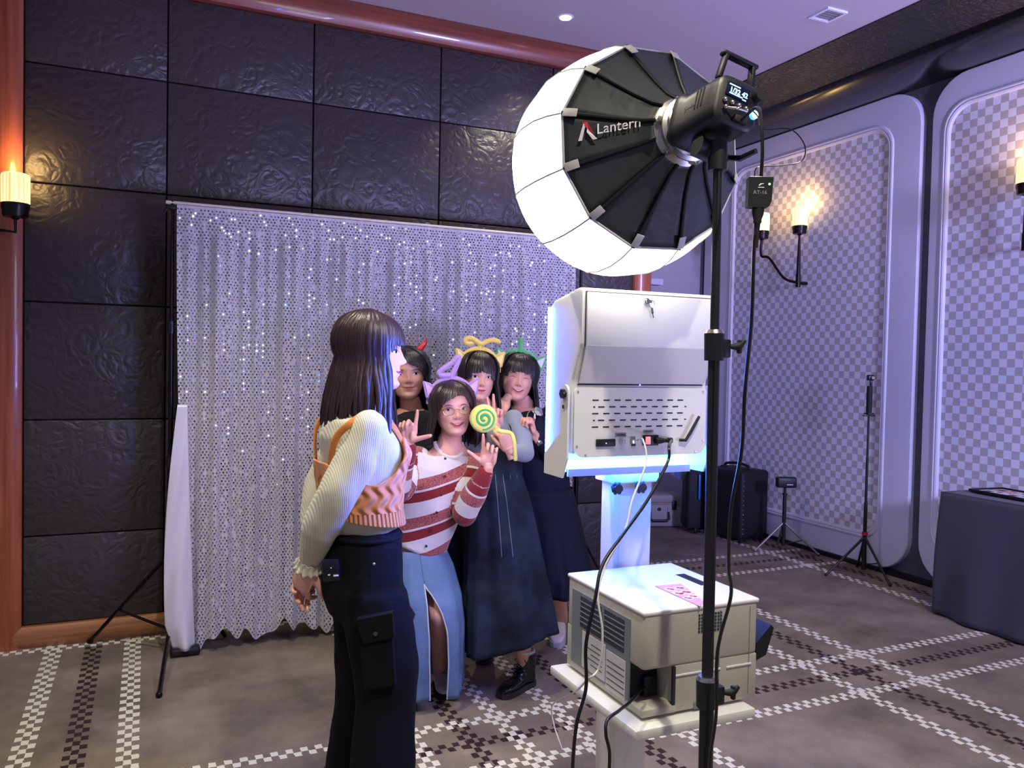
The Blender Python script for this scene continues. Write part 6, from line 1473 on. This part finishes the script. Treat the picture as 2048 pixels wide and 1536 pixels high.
sn.loft([(p4(1048, 820, D4+.035), AX*.068, BY*.06), (p4(1052, 829, D4+.03), AX*.11, BY*.08), (p4(1062, 846, D4+.02), AX*.16, BY*.10), (p4(1070, 880, D4+.01), AX*.165, BY*.12), (p4(1080, 940, D4-.0), AX*.145, BY*.12), (p4(1088, 990, D4-.0), AX*.14, BY*.12)], n=30)
sn.chain([s4r, s4r.lerp(e4r, .5), e4r, e4r.lerp(w4r, .5), w4r-(w4r-e4r)*.15], [.060, .062, .060, .048, .038], 16); sn.chain([s4l, e4l, e4l.lerp(w4l, .75)], [.052, .048, .036], 16)
snm = remesh(sn, .007, 6); displace(snm, .010, 12, (1, 1, .8), 1.); obj('bodice', snm, M_navy, P4, smooth=180)
r4 = [(p4(1086, 975, D4-.0), AX*.15, BY*.13), (p4(1094, 1040, D4), AX*.165, BY*.15), (p4(1100, 1110, D4-.02), AX*.18, BY*.165), (p4(1106, 1180, D4-.04), AX*.195, BY*.175)]
obj('skirt', skirt_mb(r4, n=110, folds=8, amp=.018, seed=5), M_navy, P4, smooth=180, solid=.004)
shoes_for(P4, [(f4h+Vector((.0, .03, 0)), f4+Vector((0, .0, 0))), (f4b+Vector((0, .04, 0)), f4b+Vector((-.03, -.20, 0)))], mat('white_shoe', (220, 216, 220), .45), mat('shoe_sole_w', (190, 186, 190), .6))
hair(h4, P4, M_hblack, lambda a: interp(abs(a), [40, 80, 120, 180], [.26, .28, .24, .22]), face_a=60, bang=(52, lambda a: .026 if abs(a) < 36 else 0, 0), seed=21, n=60, vol=1.08, drape=lambda p, a, t: p+BY*.02*t)
headband(h4, (92, 176, 112), 'green plush headband with one upright stalk and white-tipped ears', [([(.004, -.01, .122), (.006, -.010, .150), (.010, -.010, .182), (.008, -.012, .196)], .0125)], earc=(210, 220, 216))
# ring prop
rp = empty('jewel_ring_prop', W(1068, 835, 3.76), 'oversized toy ring with a big clear jewel held in the fist of the navy-dressed woman', 'toy ring')
cR = W(1062, 836, 3.76); m = MB(); m.tube([cR+(RH_*math.cos(t)*.55-FH_*math.sin(t)*.3*0+UPZ*math.sin(t)-FH_*.5*math.cos(t))*.033 for t in np.linspace(0, 2*PI, 33)], .0028, 8, cap=False); obj('hoop', m, M_chrome, rp)
M_gem = mat('clear_jewel', (235, 240, 245), .04, trans=.85); gc = W(1077, 823, 3.745); ga = (UPZ*.6+RH_*.55-FH_*.5).normalized(); gu = ga.orthogonal().normalized(); gv = ga.cross(gu)
m = MB(); m.loft([(gc+ga*t, gu*r, gv*r) for t, r in [(-.026, .001), (-.006, .022), (.0, .026), (.010, .017), (.0105, .001)]], n=8); obj('jewel', m, M_gem, rp, smooth=0)
m = MB(); m.tube([gc-ga*.024, gc-ga*.036+UPZ*-.004, W(1068, 850, 3.76)], .004, 8); obj('stem', m, M_chrome, rp)
wa = (w4r-e4r).normalized(); wc = w4r-wa*.018; ua = wa.orthogonal().normalized(); va = wa.cross(ua)
wt = empty('wristwatch', wc, 'gold and white wristwatch below the fist holding the toy ring', 'watch')
m = MB(); m.tube([wc+(ua*math.cos(t)+va*math.sin(t))*.030 for t in np.linspace(0, 2*PI, 25)], .006, 8, cap=False, flat=.6); obj('strap', m, mat('gold_strap', (206, 160, 110), .3, metal=.8), wt)
fdir = (-FH_-RH_*.2+UPZ*.1); fdir = (fdir-wa*fdir.dot(wa)).normalized(); m = MB(); m.cyl(wc+fdir*.031, wc+fdir*.040, .015, .014, 20); obj('watch_case', m, M_chrome, wt)

# ======== 5. woman with red horns and dark cardigan, partly hidden behind the first woman
D5 = 4.0; p5 = lambda x, y, d=D5: W(x, y, d)
h5 = Head(p5(813, 748), (-.20, -1, 0), roll=math.radians(3), sc=1.03, wide=1.22, cheek=1.6, nose=.8)
nk5 = p5(822, 815, D5+.03)
s5r, s5l = p5(878, 850, D5+.03), p5(762, 850, D5+.03)
body = MB(); torso_body(body, nk5, p5(828, 890, D5+.02), p5(850, 990, D5), p5(866, 1070, D5), AX, BY, sw=.16, ww=.14, hw=.16)
body.loft([(p5(818, 790), AX*.05, BY*.05), (nk5, AX*.055, BY*.055), (p5(824, 838, D5+.03), AX*.14, BY*.085)], n=20)
hp = p5(868, 1080, D5); legs(body, [hp-AX*.08, hp+AX*.08], [Vector((1.22, 3.80, .48)), Vector((1.36, 3.80, .48))], [Vector((1.22, 3.88, .08)), Vector((1.36, 3.88, .08))])
w5l, w5r = p5(830, 1010, D5-.12), p5(895, 1010, D5-.12)
body.chain([s5l, p5(768, 960, D5), w5l], [.045, .036, .026], 12); body.chain([s5r, p5(905, 950, D5), w5r], [.045, .036, .026], 12)
hG = hand(w5r, (-RH_-FH_*.2-UPZ*.1), FH_, [.4, .4, .4, .4], side=1); hH = hand(w5l, (RH_-FH_*.2-UPZ*.1), FH_, [.4, .4, .4, .4], side=-1)
P5 = person(Vector((1.28, 3.85, 0)), 'woman with red devil horns and black top, half hidden behind the side-on woman', [remesh(body, .009, 4), h5.skin(), hG, hH], M_skin2)
face(h5, P5, lip=(186, 92, 92), eyeh=.0060)
M_bknit = mat('black_knit', (17, 18, 24), .85, bump=.4, bscale=140, sheen=.3)
sb5 = MB(); sb5.loft([(p5(822, 819, D5+.03), AX*.072, BY*.066), (p5(824, 832, D5+.03), AX*.115, BY*.09), (p5(824, 850, D5+.03), AX*.17, BY*.11), (p5(830, 900, D5+.02), AX*.175, BY*.135), (p5(848, 980, D5), AX*.155, BY*.13), (p5(862, 1050, D5), AX*.16, BY*.14)], n=30)
sb5.chain([s5r, p5(905, 950, D5), w5r], [.058, .056, .036], 16); sb5.chain([s5l, p5(768, 960, D5), w5l], [.058, .056, .036], 16)
sbm = remesh(sb5, .008, 6); displace(sbm, .008, 12, (1, 1, .8), 4.); k5 = obj('knit_top', sbm, M_bknit, P5, smooth=180)
m = MB(); m.cyl(p5(833, 845, D5-.105), p5(833, 845, D5-.112), .006, .006, 10); obj('button', m, M_print, k5)
for off in (0, .012):
    m = MB(); m.tube(spline([p5(872, 757+off*400, D5+.0), p5(884, 766+off*400, D5-.02), p5(892, 784+off*400, D5-.02)], 5), .002, 6)
    obj('white_piping', m, M_print, k5)
r5 = [(p5(862, 1030, D5), AX*.165, BY*.145), (p5(876, 1100, D5), AX*.18, BY*.16), (p5(888, 1180, D5-.02), AX*.19, BY*.17)]
obj('skirt', skirt_mb(r5, n=90, folds=7, amp=.014, seed=8), M_navy, P5, smooth=180, solid=.004)
shoes_for(P5, [(Vector((1.22, 3.93, 0)), Vector((1.20, 3.70, 0))), (Vector((1.36, 3.93, 0)), Vector((1.37, 3.70, 0)))], M_bk, M_bk2)
hair(h5, P5, M_hblack, lambda a: interp(abs(a), [40, 70, 120, 180], [.30, .33, .30, .28]), face_a=58, bang=(56, lambda a: interp(a, [-58, -25, 5, 30, 58], [-.03, .030, .060, .060, .0]), 12), part=20, seed=31, n=60, vol=1.18, sweep=-32, drape=lambda p, a, t: p+BY*.04*t*(abs(a) < 100)+RH_*(.05*t if a < 0 else 0))
e = empty('devil_horn_headband', h5.P(0, 0, .13), 'headband with two shiny red devil horns on the black hair', 'headband')
m = MB(); pts = [h5.P(math.sin(a)*.092, -.005, math.cos(a)*.098+.036) for a in np.linspace(-1.5, 1.5, 21)]; m.tube(pts, .004, 8); obj('band', m, M_bk, e)
for s_, x0 in ((-1, .066), (1, .064)):
    a_ = h5.P(s_*x0*-1*-1, -.004, .105); m = MB()
    m.tube(spline([h5.P(s_*.050, -.004, .108), h5.P(s_*.064, -.002, .128), h5.P(s_*.078, .0, .146), h5.P(s_*.082, .0, .168)], 5), [.022-.0013*i for i in range(16)], 14, flat=.7, upv=h5.R @ Vector((0, 1, 0))); obj('horn', m, mat('red_satin', (214, 20, 34), .3), e, smooth=180)
